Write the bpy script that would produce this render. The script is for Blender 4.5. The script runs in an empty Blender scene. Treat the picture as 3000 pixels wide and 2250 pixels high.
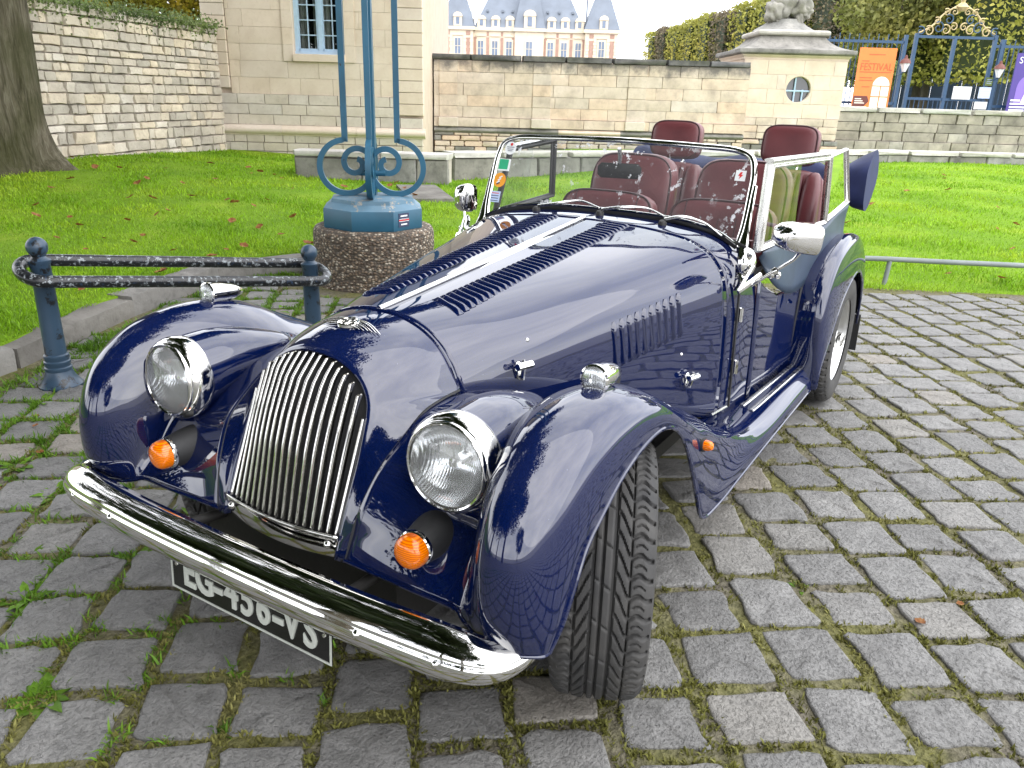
import bpy, bmesh, math, random
import numpy as np
from mathutils import Vector, Matrix, Euler

SC = bpy.context.scene
COL = SC.collection
R = math.radians
# ------------------------------------------------------------------ camera
cam_d = bpy.data.cameras.new("camera")
cam = bpy.data.objects.new("camera", cam_d)
COL.objects.link(cam)
SC.camera = cam
CAM_POS = Vector((1.447, 1.269, 1.364))
YAW, PITCH, ROLL, FOCAL_PX = R(211.32), R(-20.06), R(1.59), 2308.0
_f = Vector((math.cos(YAW) * math.cos(PITCH), math.sin(YAW) * math.cos(PITCH), math.sin(PITCH)))
_r = Vector((math.sin(YAW), -math.cos(YAW), 0))
_u = _r.cross(_f)
_r2 = _r * math.cos(ROLL) + _u * math.sin(ROLL)
_u2 = _u * math.cos(ROLL) - _r * math.sin(ROLL)
cam.matrix_world = Matrix((( _r2.x, _u2.x, -_f.x, CAM_POS.x), (_r2.y, _u2.y, -_f.y, CAM_POS.y), (_r2.z, _u2.z, -_f.z, CAM_POS.z), (0, 0, 0, 1)))
cam_d.sensor_fit = 'HORIZONTAL'
cam_d.sensor_width = 36.0
cam_d.lens = 36.0 * FOCAL_PX / 3000.0
cam_d.clip_start = 0.05
cam_d.clip_end = 1500.0
# ------------------------------------------------------------------ sky, sun, exposure
SUN_EL, SUN_AZ = 48.0, 75.0          # degrees; azimuth counter-clockwise from +X
world = bpy.data.worlds.new("World")
SC.world = world
world.use_nodes = True
wn, wl = world.node_tree.nodes, world.node_tree.links
wn.clear()
w_out = wn.new("ShaderNodeOutputWorld")
w_bg = wn.new("ShaderNodeBackground")
w_sky = wn.new("ShaderNodeTexSky")
w_sky.sky_type = 'NISHITA'
w_sky.sun_disc = False
w_sky.sun_elevation = R(SUN_EL)
w_sky.sun_rotation = R(90.0 - SUN_AZ)
w_tc = wn.new("ShaderNodeTexCoord")
w_map = wn.new("ShaderNodeMapping")
w_map.inputs["Scale"].default_value = (1.0, 1.0, 2.2)
w_noise = wn.new("ShaderNodeTexNoise")
w_noise.inputs["Scale"].default_value = 2.6
w_noise.inputs["Detail"].default_value = 6.0
w_noise.inputs["Roughness"].default_value = 0.58
w_ramp = wn.new("ShaderNodeValToRGB")       # the cloud deck: thin and thick places
w_ramp.color_ramp.elements[0].position = 0.33
w_ramp.color_ramp.elements[0].color = (10.0, 10.5, 11.7, 1)
w_ramp.color_ramp.elements[1].position = 0.66
w_ramp.color_ramp.elements[1].color = (16.0, 16.1, 16.4, 1)
w_mix = wn.new("ShaderNodeMix")
w_mix.data_type = 'RGBA'
w_mix.inputs[0].default_value = 0.93        # overcast: the cloud deck covers nearly all of the sky
wl.new(w_tc.outputs["Generated"], w_map.inputs["Vector"])
wl.new(w_map.outputs["Vector"], w_noise.inputs["Vector"])
wl.new(w_noise.outputs["Fac"], w_ramp.inputs["Fac"])
wl.new(w_sky.outputs["Color"], w_mix.inputs[6])
wl.new(w_ramp.outputs["Color"], w_mix.inputs[7])
wl.new(w_mix.outputs[2], w_bg.inputs["Color"])
w_bg.inputs["Strength"].default_value = 0.14
wl.new(w_bg.outputs["Background"], w_out.inputs["Surface"])
sun_d = bpy.data.lights.new("sun", 'SUN')
sun_d.energy = 1.3
sun_d.angle = R(95.0)
sun_d.color = (1.0, 0.96, 0.90)
sun = bpy.data.objects.new("sun", sun_d)
COL.objects.link(sun)
_sd = Vector((math.cos(R(SUN_EL)) * math.cos(R(SUN_AZ)), math.cos(R(SUN_EL)) * math.sin(R(SUN_AZ)), math.sin(R(SUN_EL))))
sun.rotation_euler = _sd.to_track_quat('Z', 'Y').to_euler()
SC.view_settings.view_transform = 'Standard'
SC.view_settings.look = 'None'
SC.view_settings.gamma = 1.0
SC.view_settings.exposure = 0.85
SC.view_settings.use_curve_mapping = False
SC.cycles.max_bounces = 10
SC.cycles.transparent_max_bounces = 24
SC.cycles.caustics_reflective = False
SC.cycles.caustics_refractive = False

# ------------------------------------------------------------------ helpers
rng = random.Random(7)
nrg = np.random.default_rng(11)

class MB:
    """collects simple shapes into one mesh"""
    def __init__(s):
        s.v, s.f = [], []
    def add(s, vs, fs):
        o = len(s.v)
        s.v += [tuple(p) for p in vs]
        s.f += [tuple(i + o for i in f) for f in fs]
        return s
    def box(s, c, d, rot=None):
        x, y, z = d[0] / 2, d[1] / 2, d[2] / 2
        vs = [Vector((sx * x, sy * y, sz * z)) for sz in (-1, 1) for sy in (-1, 1) for sx in (-1, 1)]
        if rot is not None:
            m = Euler(rot).to_matrix()
            vs = [m @ v for v in vs]
        c = Vector(c)
        return s.add([v + c for v in vs], [(0, 2, 3, 1), (4, 5, 7, 6), (0, 1, 5, 4), (2, 6, 7, 3), (0, 4, 6, 2), (1, 3, 7, 5)])
    def cbox(s, c, d, ch, rot=None):
        """box with chamfered vertical+horizontal edges (octagon in plan, bevelled top/bottom)"""
        x, y, z = d[0] / 2, d[1] / 2, d[2] / 2
        def ring(ix, zz):
            X, Y = x - ix, y - ix
            k = min(ch, X * .9, Y * .9)
            return [(-X + k, -Y, zz), (X - k, -Y, zz), (X, -Y + k, zz), (X, Y - k, zz), (X - k, Y, zz), (-X + k, Y, zz), (-X, Y - k, zz), (-X, -Y + k, zz)]
        rs = [ring(ch, -z), ring(0, -z + ch), ring(0, z - ch), ring(ch, z)]
        vs = [Vector(p) for r_ in rs for p in r_]
        if rot is not None:
            m = Euler(rot).to_matrix()
            vs = [m @ v for v in vs]
        c = Vector(c)
        fs = [tuple(reversed(range(8))), tuple(range(24, 32))]
        for k in range(3):
            for i in range(8):
                j = (i + 1) % 8
                fs.append((k * 8 + i, k * 8 + j, k * 8 + 8 + j, k * 8 + 8 + i))
        return s.add([v + c for v in vs], fs)
    def tube(s, path, r, n=8, closed=False, cap=True, flat=None):
        P = [Vector(p) for p in path]
        m = len(P)
        rr = r if isinstance(r, (list, tuple)) else [r] * m
        vs, fs = [], []
        prev = None
        for i in range(m):
            if closed:
                t = P[(i + 1) % m] - P[i - 1]
            else:
                t = P[min(i + 1, m - 1)] - P[max(i - 1, 0)]
            t.normalize()
            if prev is None:
                a = Vector((0, 0, 1)) if abs(t.z) < .9 else Vector((1, 0, 0))
                x = t.cross(a).normalized()
            else:
                x = (prev - t * prev.dot(t)).normalized()
            prev = x
            y = t.cross(x)
            fx, fy = flat if flat else (1, 1)
            for k in range(n):
                a = 2 * math.pi * k / n
                vs.append(P[i] + x * (math.cos(a) * rr[i] * fx) + y * (math.sin(a) * rr[i] * fy))
        for i in range(m if closed else m - 1):
            j = (i + 1) % m
            for k in range(n):
                l = (k + 1) % n
                fs.append((i * n + k, i * n + l, j * n + l, j * n + k))
        if cap and not closed:
            fs.append(tuple(reversed(range(n))))
            fs.append(tuple(range((m - 1) * n, m * n)))
        return s.add(vs, fs)
    def lathe(s, prof, n=24, mat=None, arc=2 * math.pi):
        """prof: list of (radius, height) about local Z, mat optional Matrix"""
        vs, fs = [], []
        full = abs(arc - 2 * math.pi) < 1e-6
        cols = n if full else n + 1
        for r_, h in prof:
            for k in range(cols):
                a = arc * k / n
                v = Vector((r_ * math.cos(a), r_ * math.sin(a), h))
                vs.append(mat @ v if mat else v)
        for i in range(len(prof) - 1):
            for k in range(n):
                l = (k + 1) % cols if full else k + 1
                fs.append((i * cols + k, i * cols + l, (i + 1) * cols + l, (i + 1) * cols + k))
        return s.add(vs, fs)
    def grid(s, P, closed_i=False, closed_j=False):
        ni, nj = len(P), len(P[0])
        vs = [p for row in P for p in row]
        fs = []
        for i in range(ni if closed_i else ni - 1):
            for j in range(nj if closed_j else nj - 1):
                a, b = (i + 1) % ni, (j + 1) % nj
                fs.append((i * nj + j, i * nj + b, a * nj + b, a * nj + j))
        return s.add(vs, fs)
    def prism(s, poly, z0, z1, mat=None):
        n = len(poly)
        vs = [Vector((p[0], p[1], z0)) for p in poly] + [Vector((p[0], p[1], z1)) for p in poly]
        if mat:
            vs = [mat @ v for v in vs]
        fs = [tuple(reversed(range(n))), tuple(range(n, 2 * n))] + [(i, (i + 1) % n, n + (i + 1) % n, n + i) for i in range(n)]
        return s.add(vs, fs)
    def build(s, name, mat, parent=None, smooth=True, sharp=38, loc=None, rot=None, mw=None):
        me = bpy.data.meshes.new(name)
        me.from_pydata(s.v, [], s.f)
        me.update()
        return obj(name, me, mat, parent, smooth, sharp, loc, rot, mw)

def finish(me, smooth=True, sharp=38):
    if smooth:
        me.polygons.foreach_set("use_smooth", [True] * len(me.polygons))
        if sharp:
            me.set_sharp_from_angle(angle=R(sharp))
    me.update()

def obj(name, me, mat, parent=None, smooth=True, sharp=38, loc=None, rot=None, mw=None):
    finish(me, smooth, sharp)
    if mat is not None and not me.materials:
        me.materials.append(mat)
    o = bpy.data.objects.new(name, me)
    COL.objects.link(o)
    if parent is not None:
        o.parent = parent
    if mw is not None:
        o.matrix_local = mw
    else:
        if loc is not None:
            o.location = loc
        if rot is not None:
            o.rotation_euler = rot
    return o

def inst(me, name, parent=None, mw=None):
    o = bpy.data.objects.new(name, me)
    COL.objects.link(o)
    if parent is not None:
        o.parent = parent
    if mw is not None:
        o.matrix_local = mw
    return o

def empty(name, loc=(0, 0, 0), rz=0.0):
    o = bpy.data.objects.new(name, None)
    COL.objects.link(o)
    o.location = loc
    o.rotation_euler = (0, 0, rz)
    o.empty_display_size = 0.1
    return o

def tag(o, label=None, cat=None, group=None, kind=None):
    if label: o["label"] = label
    if cat: o["category"] = cat
    if group: o["group"] = group
    if kind: o["kind"] = kind
    return o

def np_mesh(name, V, F4):
    """fast mesh from numpy arrays, faces all with the same corner count"""
    me = bpy.data.meshes.new(name)
    k = F4.shape[1]
    me.vertices.add(len(V)); me.vertices.foreach_set("co", np.asarray(V, np.float32).ravel())
    me.loops.add(F4.size); me.loops.foreach_set("vertex_index", np.asarray(F4, np.int32).ravel())
    me.polygons.add(len(F4)); me.polygons.foreach_set("loop_start", np.arange(0, F4.size, k, dtype=np.int32))
    me.update(calc_edges=True)
    me.validate()
    return me

def cr(pts, n, closed=False):
    """Catmull-Rom through pts (list of tuples), n samples per span; returns list of Vectors"""
    P = np.array(pts, float)
    m = len(P)
    out = []
    spans = m if closed else m - 1
    for i in range(spans):
        p0 = P[(i - 1) % m] if closed or i > 0 else 2 * P[0] - P[1]
        p1, p2 = P[i], P[(i + 1) % m]
        p3 = P[(i + 2) % m] if closed or i + 2 < m else 2 * P[-1] - P[-2]
        # centripetal parametrisation keeps uneven spans from overshooting
        d1 = max(np.linalg.norm(p1 - p0), 1e-6) ** .5; d2 = max(np.linalg.norm(p2 - p1), 1e-6) ** .5; d3 = max(np.linalg.norm(p3 - p2), 1e-6) ** .5
        t1, t2, t3 = d1, d1 + d2, d1 + d2 + d3
        for k in range(n):
            t = t1 + (t2 - t1) * k / n
            A1 = (t1 - t) / t1 * p0 + t / t1 * p1
            A2 = (t2 - t) / (t2 - t1) * p1 + (t - t1) / (t2 - t1) * p2
            A3 = (t3 - t) / (t3 - t2) * p2 + (t - t2) / (t3 - t2) * p3
            B1 = (t2 - t) / t2 * A1 + t / t2 * A2
            B2 = (t3 - t) / (t3 - t1) * A2 + (t - t1) / (t3 - t1) * A3
            out.append((t2 - t) / (t2 - t1) * B1 + (t - t1) / (t2 - t1) * B2)
    if not closed:
        out.append(P[-1])
    return [Vector(p) for p in out]

def loft(sections, ni, nj):
    """smooth grid through a table of 3D points sections[i][j]"""
    rows = [cr(s_, nj) for s_ in sections]
    cols = [cr([r_[j] for r_ in rows], ni) for j in range(len(rows[0]))]
    return [[cols[j][i] for j in range(len(cols))] for i in range(len(cols[0]))]

def resample(path, n):
    P = [Vector(p) for p in path]
    L = [0]
    for a, b in zip(P, P[1:]):
        L.append(L[-1] + (b - a).length)
    out = []
    k = 0
    for i in range(n):
        t = L[-1] * i / (n - 1)
        while k < len(L) - 2 and L[k + 1] < t:
            k += 1
        out.append(P[k].lerp(P[k + 1], (t - L[k]) / max(L[k + 1] - L[k], 1e-9)))
    return out

def frame(x, y, z, o):
    """matrix with given axes and origin"""
    return Matrix(((x[0], y[0], z[0], o[0]), (x[1], y[1], z[1], o[1]), (x[2], y[2], z[2], o[2]), (0, 0, 0, 1)))

def look(o, zdir, up=(0, 0, 1)):
    """frame whose local Z points along zdir, local Y as near `up` as possible"""
    z = Vector(zdir).normalized()
    x = Vector(up).cross(z).normalized()
    y = z.cross(x)
    return frame(x, y, z, o)

def text_mesh(s, size, extrude, name, align='CENTER', bevel=0.0):
    c = bpy.data.curves.new(name, 'FONT')
    c.body = s; c.size = size; c.extrude = extrude; c.align_x = align; c.align_y = 'CENTER'
    c.bevel_depth = bevel; c.resolution_u = 4
    t = bpy.data.objects.new(name, c)
    COL.objects.link(t)
    dg = bpy.context.evaluated_depsgraph_get()
    me = bpy.data.meshes.new_from_object(t.evaluated_get(dg))
    bpy.data.objects.remove(t); bpy.data.curves.remove(c)
    me.name = name
    return me

# site frame: a = across (picture right), d = depth from where the photographer stood
SITE_ROT = R(211.32 - 90.0)
def S(a, d, z=0.0):
    c, s_ = math.cos(SITE_ROT), math.sin(SITE_ROT)
    return Vector((CAM_POS.x + a * c - d * s_, CAM_POS.y + a * s_ + d * c, z))
def to_site(x, y):
    c, s_ = math.cos(SITE_ROT), math.sin(SITE_ROT)
    dx, dy = x - CAM_POS.x, y - CAM_POS.y
    return dx * c + dy * s_, -dx * s_ + dy * c

# ------------------------------------------------------------------ materials
def mat_new(name):
    m = bpy.data.materials.new(name)
    m.use_nodes = True
    nt = m.node_tree
    return m, nt, nt.nodes["Principled BSDF"]

def setp(b, **k):
    names = {'base': 'Base Color', 'rough': 'Roughness', 'metal': 'Metallic', 'coat': 'Coat Weight', 'coat_r': 'Coat Roughness', 'coat_ior': 'Coat IOR', 'spec': 'Specular IOR Level', 'ior': 'IOR', 'trans': 'Transmission Weight', 'sheen': 'Sheen Weight', 'sss': 'Subsurface Weight', 'alpha': 'Alpha'}
    for a, v in k.items():
        i = b.inputs[names[a]]
        i.default_value = (*v, 1) if isinstance(v, (tuple, list)) and len(v) == 3 else v

def noise(nt, scale, detail=4, rough=.55, coord='Object', dist=0.0, vec=None):
    n = nt.nodes.new("ShaderNodeTexNoise")
    n.inputs["Scale"].default_value = scale; n.inputs["Detail"].default_value = detail
    n.inputs["Roughness"].default_value = rough; n.inputs["Distortion"].default_value = dist
    if vec is None:
        if coord == 'Position':
            vec = nt.nodes.new("ShaderNodeNewGeometry").outputs["Position"]
        else:
            vec = nt.nodes.new("ShaderNodeTexCoord").outputs[coord]
    nt.links.new(vec, n.inputs["Vector"])
    return n.outputs["Fac"]

def ramp(nt, fac, stops):
    r_ = nt.nodes.new("ShaderNodeValToRGB")
    e = r_.color_ramp.elements
    while len(e) < len(stops): e.new(.5)
    for k, (p, c) in enumerate(stops):
        e[k].position = p
        e[k].color = (*c, 1) if len(c) == 3 else c
    nt.links.new(fac, r_.inputs["Fac"])
    return r_.outputs["Color"]

def mixc(nt, fac, a, b, mode='MIX'):
    m = nt.nodes.new("ShaderNodeMix"); m.data_type = 'RGBA'; m.blend_type = mode
    for sock, v in ((m.inputs[0], fac), (m.inputs[6], a), (m.inputs[7], b)):
        if hasattr(v, 'is_output'): nt.links.new(v, sock)
        elif isinstance(v, (int, float)): sock.default_value = v
        else: sock.default_value = (*v, 1)
    return m.outputs[2]

def bump(nt, bsdf, h, strength=.3, dist=.01, normal=None):
    b = nt.nodes.new("ShaderNodeBump")
    b.inputs["Strength"].default_value = strength; b.inputs["Distance"].default_value = dist
    nt.links.new(h, b.inputs["Height"])
    if normal is not None: nt.links.new(normal, b.inputs["Normal"])
    nt.links.new(b.outputs["Normal"], bsdf.inputs["Normal"])
    return b.outputs["Normal"]

def per_object(nt, lo=.75, hi=1.2):
    """a grey multiplier that differs from piece to piece"""
    oi = nt.nodes.new("ShaderNodeObjectInfo")
    mr = nt.nodes.new("ShaderNodeMapRange")
    mr.inputs["To Min"].default_value = lo; mr.inputs["To Max"].default_value = hi
    nt.links.new(oi.outputs["Random"], mr.inputs["Value"])
    return mr.outputs["Result"], oi.outputs["Random"]

def simple(name, col, rough=.5, metal=0.0, var=.12, nscale=12, bmp=0.0, bscale=60, **k):
    m, nt, b = mat_new(name)
    setp(b, base=col, rough=rough, metal=metal, **k)
    if var:
        f = noise(nt, nscale)
        c = ramp(nt, f, [(.3, tuple(x * (1 - var) for x in col)), (.7, tuple(min(1, x * (1 + var)) for x in col))])
        nt.links.new(c, b.inputs["Base Color"])
    if bmp:
        bump(nt, b, noise(nt, bscale, 5), bmp, .004)
    return m
M = {}
def mk_paint():
    m, nt, b = mat_new("navy_car_paint")
    setp(b, base=(.0016, .0062, .043), rough=.30, metal=.0, coat=1.0, coat_r=.015, coat_ior=1.82, ior=1.5, spec=0.0)
    # road dust: faint, uneven, pale
    f = noise(nt, 7, 6, .65)
    f2 = noise(nt, 160, 3, .6)
    c = mixc(nt, ramp(nt, f, [(.45, (0, 0, 0)), (.8, (.018, .018, .018))]), (.0016, .0062, .043), (.35, .34, .33))
    sp = ramp(nt, f2, [(.735, (0, 0, 0)), (.76, (.18, .18, .18))])
    c = mixc(nt, sp, c, (.3, .3, .32))
    nt.links.new(c, b.inputs["Base Color"])
    nt.links.new(ramp(nt, f, [(.35, (.012, .012, .012)), (.8, (.05, .05, .05))]), b.inputs["Coat Roughness"])
    h = noise(nt, 5.0, 2, .5)
    bn = nt.nodes.new("ShaderNodeBump"); bn.inputs["Strength"].default_value = .05; bn.inputs["Distance"].default_value = .01
    nt.links.new(h, bn.inputs["Height"]); nt.links.new(bn.outputs["Normal"], b.inputs["Coat Normal"])
    return m
M['paint'] = mk_paint()
def mk_chrome(name, col, r0, r1, wob=.0):
    m, nt, b = mat_new(name)
    setp(b, base=col, metal=1.0, rough=r0)
    f = noise(nt, 30, 5, .65)
    nt.links.new(ramp(nt, f, [(.4, (r0,) * 3), (.85, (r1,) * 3)]), b.inputs["Roughness"])
    if wob: bump(nt, b, noise(nt, 14, 2), wob, .004)
    return m
M['chrome'] = mk_chrome("chrome", (.86, .85, .82), .03, .12, .04)
M['steel'] = mk_chrome("dull_stainless_steel", (.70, .69, .66), .16, .30)
M['alu'] = mk_chrome("brushed_aluminium", (.74, .73, .70), .22, .4)
M['rim'] = mk_chrome("silver_wheel_paint", (.62, .62, .62), .30, .5)
M['rubber'] = simple("black_rubber", (.018, .018, .019), .62, bmp=.15, bscale=120)
def mk_tyre():
    m, nt, b = mat_new("worn_tyre_rubber")
    f = noise(nt, 9, 5, .6)
    c = ramp(nt, f, [(.3, (.022, .022, .023)), (.75, (.06, .057, .053))])
    nt.links.new(c, b.inputs["Base Color"]); setp(b, rough=.72)
    bump(nt, b, noise(nt, 220, 3), .12, .002)
    return m
M['tyre'] = mk_tyre()
M['black'] = simple("matt_black", (.010, .010, .011), .7, var=0)
M['dark_metal'] = simple("chassis_dirt_and_shade_black", (.016, .015, .014), .55, bmp=.2)
def mk_leather():
    m, nt, b = mat_new("burgundy_leather")
    f = noise(nt, 6, 5)
    c = ramp(nt, f, [(.3, (.092, .020, .024)), (.72, (.150, .038, .042))])
    nt.links.new(c, b.inputs["Base Color"]); setp(b, rough=.42, coat=.15, coat_r=.3)
    v = nt.nodes.new("ShaderNodeTexVoronoi"); v.inputs["Scale"].default_value = 420
    t = nt.nodes.new("ShaderNodeTexCoord"); nt.links.new(t.outputs["Object"], v.inputs["Vector"])
    bump(nt, b, v.outputs["Distance"], .05, .001)
    return m
M['leather'] = mk_leather()
M['vinyl'] = simple("blue_grey_vinyl", (.024, .043, .075), .48, var=.2, bmp=.08, bscale=300)
M['hood_cloth'] = simple("navy_hood_cloth", (.010, .018, .075), .72, var=.25, bmp=.15, bscale=420)
M['amber'] = None
def mk_amber():
    m, nt, b = mat_new("amber_plastic")
    setp(b, base=(.80, .12, .003), rough=.16, coat=.35, coat_r=.03, sss=.2)
    b.inputs["Subsurface Radius"].default_value = (.02, .008, .002)
    w = nt.nodes.new("ShaderNodeTexWave"); w.inputs["Scale"].default_value = 70; w.bands_direction = 'Z'
    t = nt.nodes.new("ShaderNodeTexCoord"); nt.links.new(t.outputs["Object"], w.inputs["Vector"])
    nt.links.new(ramp(nt, w.outputs["Fac"], [(.2, (.60, .105, .0)), (.8, (.92, .235, .0)) ]), b.inputs["Base Color"])
    return m
M['amber'] = mk_amber()
def mk_glass(name, tint, dirt=0.0, ior=1.5, rough=.0):
    m = bpy.data.materials.new(name); m.use_nodes = True
    nt = m.node_tree; nt.nodes.clear()
    out = nt.nodes.new("ShaderNodeOutputMaterial")
    tr = nt.nodes.new("ShaderNodeBsdfTransparent"); tr.inputs["Color"].default_value = (*tint, 1)
    gl = nt.nodes.new("ShaderNodeBsdfGlossy"); gl.inputs["Roughness"].default_value = rough; gl.inputs["Color"].default_value = (1, 1, 1, 1)
    fr = nt.nodes.new("ShaderNodeFresnel"); fr.inputs["IOR"].default_value = ior
    mx = nt.nodes.new("ShaderNodeMixShader")
    nt.links.new(fr.outputs[0], mx.inputs[0]); nt.links.new(tr.outputs[0], mx.inputs[1]); nt.links.new(gl.outputs[0], mx.inputs[2])
    res = mx.outputs[0]
    if dirt:
        f = noise(nt, 32, 3, .7)
        big = noise(nt, 4.5, 2)
        a = ramp(nt, f, [(.565, (0, 0, 0)), (.62, (1, 1, 1))])
        a = mixc(nt, 1.0, a, ramp(nt, big, [(.47, (0, 0, 0)), (.56, (dirt, dirt, dirt))]), 'MULTIPLY')
        haze_veil = nt.nodes.new("ShaderNodeMath"); haze_veil.operation = 'MAXIMUM'; haze_veil.inputs[1].default_value = .055; nt.links.new(a, haze_veil.inputs[0]); a = haze_veil.outputs[0]  # even pale veil mixed in for the haze of sky reflections
        df = nt.nodes.new("ShaderNodeBsdfTranslucent") if False else nt.nodes.new("ShaderNodeBsdfDiffuse"); df.inputs["Color"].default_value = (.75, .76, .78, 1)
        m2 = nt.nodes.new("ShaderNodeMixShader")
        nt.links.new(a, m2.inputs[0]); nt.links.new(res, m2.inputs[1]); nt.links.new(df.outputs[0], m2.inputs[2])
        res = m2.outputs[0]
    nt.links.new(res, out.inputs["Surface"])
    return m
M['glass'] = mk_glass("windscreen_glass", (.90, .93, .92), .85, 1.6)
M['clear'] = mk_glass("clear_side_glass", (.92, .95, .95))
def mk_lens():
    m = mk_glass("ribbed_headlamp_glass", (.93, .95, .96), 0, 1.5, .02)
    nt = m.node_tree
    w = nt.nodes.new("ShaderNodeTexWave"); w.inputs["Scale"].default_value = 70; w.bands_direction = 'Y'; w.inputs["Distortion"].default_value = .1
    t = nt.nodes.new("ShaderNodeTexCoord"); nt.links.new(t.outputs["Object"], w.inputs["Vector"])
    bn = nt.nodes.new("ShaderNodeBump"); bn.inputs["Strength"].default_value = .25; bn.inputs["Distance"].default_value = .002
    nt.links.new(w.outputs["Fac"], bn.inputs["Height"])
    milk = nt.nodes.new("ShaderNodeBsdfDiffuse"); milk.inputs["Color"].default_value = (.86, .88, .88, 1)
    mm_ = nt.nodes.new("ShaderNodeMixShader"); mm_.inputs[0].default_value = .17
    out_ = [n for n in nt.nodes if n.bl_idname == 'ShaderNodeOutputMaterial'][0]; src_ = out_.inputs['Surface'].links[0].from_socket
    nt.links.new(src_, mm_.inputs[1]); nt.links.new(milk.outputs[0], mm_.inputs[2]); nt.links.new(mm_.outputs[0], out_.inputs['Surface'])
    for n in nt.nodes:
        if n.bl_idname in ("ShaderNodeBsdfGlossy", "ShaderNodeFresnel"): nt.links.new(bn.outputs["Normal"], n.inputs["Normal"])
    return m
M['lens'] = mk_lens()
def mk_reflector():
    m, nt, b = mat_new("lamp_reflector")
    setp(b, base=(.9, .9, .9), metal=1.0, rough=.14)
    w = nt.nodes.new("ShaderNodeTexWave"); w.inputs["Scale"].default_value = 60; w.bands_direction = 'Y'; w.inputs["Distortion"].default_value = .3; w.inputs["Detail"].default_value = 2
    t = nt.nodes.new("ShaderNodeTexCoord"); nt.links.new(t.outputs["Object"], w.inputs["Vector"])
    bump(nt, b, w.outputs["Fac"], .15, .002)
    return m
M['reflector'] = mk_reflector()
M['white'] = simple("white_print", (.78, .80, .80), .5, var=.03)
M['plate_black'] = simple("black_plate", (.006, .006, .006), .25, var=0)
M['plate_silver'] = simple("silver_plate_print", (.50, .52, .47), .4, var=.05)
M['red'] = simple("red_print", (.62, .03, .03), .5, var=.05)
M['green_print'] = simple("green_print", (.03, .38, .19), .5, var=.1)
M['orange_print'] = simple("orange_print", (.80, .33, .03), .5, var=.05)
M['paleblue'] = simple("pale_blue_print", (.50, .60, .80), .5, var=.05)
M['ink'] = simple("dark_print", (.03, .04, .09), .5, var=0)
# --- setting
def mk_paver():
    m, nt, b = mat_new("grey_sandstone_paver")
    k, rnd = per_object(nt, .78, 1.16)
    f = noise(nt, 11, 6, .62, 'Position'); f2 = noise(nt, 62, 5, .62, 'Position'); f3 = noise(nt, 420, 2, .5, 'Position')
    c = ramp(nt, f, [(.25, (.130, .127, .121)), (.5, (.185, .181, .173)), (.78, (.250, .244, .234))])
    c = mixc(nt, ramp(nt, f2, [(.26, (.6, .6, .6)), (.37, (0, 0, 0))]), c, (.060, .057, .053))
    f4 = noise(nt, 150, 4, .75, 'Position')
    c = mixc(nt, ramp(nt, f4, [(.30, (.55, .55, .55)), (.45, (0, 0, 0)), (.58, (0, 0, 0)), (.72, (0, 0, 0))]), c, (.070, .068, .064))
    c = mixc(nt, ramp(nt, f4, [(.58, (0, 0, 0)), (.74, (.6, .6, .6))]), c, (.34, .33, .315))
    c = mixc(nt, ramp(nt, f2, [(.60, (0, 0, 0)), (.72, (.4, .4, .4))]), c, (.30, .29, .275))
    warm = ramp(nt, rnd, [(.0, (1.0, 1.0, 1.0)), (.82, (1.0, 1.0, 1.0)), (.93, (1.04, 1.0, .93)), (1.0, (1.09, 1.0, .89))])
    c = mixc(nt, 1.0, c, warm, 'MULTIPLY')
    c = mixc(nt, 1.0, c, k, 'MULTIPLY')
    nt.links.new(c, b.inputs["Base Color"]); setp(b, rough=.50, spec=.5)
    # rough cleft surface: broad undulation, pitting, fine grain
    n0 = bump(nt, b, noise(nt, 13, 4, .6, 'Position'), .55, .016)
    pit = ramp(nt, noise(nt, 95, 4, .7, 'Position'), [(.30, (0, 0, 0)), (.48, (.75, .75, .75)), (.75, (1, 1, 1))])
    n1 = bump(nt, b, pit, .85, .0065, n0)
    b2 = nt.nodes.new("ShaderNodeBump"); b2.inputs["Strength"].default_value = .35; b2.inputs["Distance"].default_value = .003
    nt.links.new(f3, b2.inputs["Height"]); nt.links.new(n1, b2.inputs["Normal"]); nt.links.new(b2.outputs["Normal"], b.inputs["Normal"])
    return m
M['paver'] = mk_paver()
def mk_bed():
    m, nt, b = mat_new("mossy_joint_soil")
    f = noise(nt, 3.0, 5); f2 = noise(nt, 60, 4)
    soil = ramp(nt, f2, [(.3, (.085, .075, .058)), (.7, (.205, .185, .148))])
    moss = ramp(nt, f2, [(.3, (.085, .085, .030)), (.7, (.195, .185, .075))])
    c = mixc(nt, ramp(nt, f, [(.38, (0, 0, 0)), (.58, (1, 1, 1))]), soil, moss)
    nt.links.new(c, b.inputs["Base Color"]); setp(b, rough=.9, spec=.2)
    bump(nt, b, f2, .9, .02)
    return m
M['bed'] = mk_bed()
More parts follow.
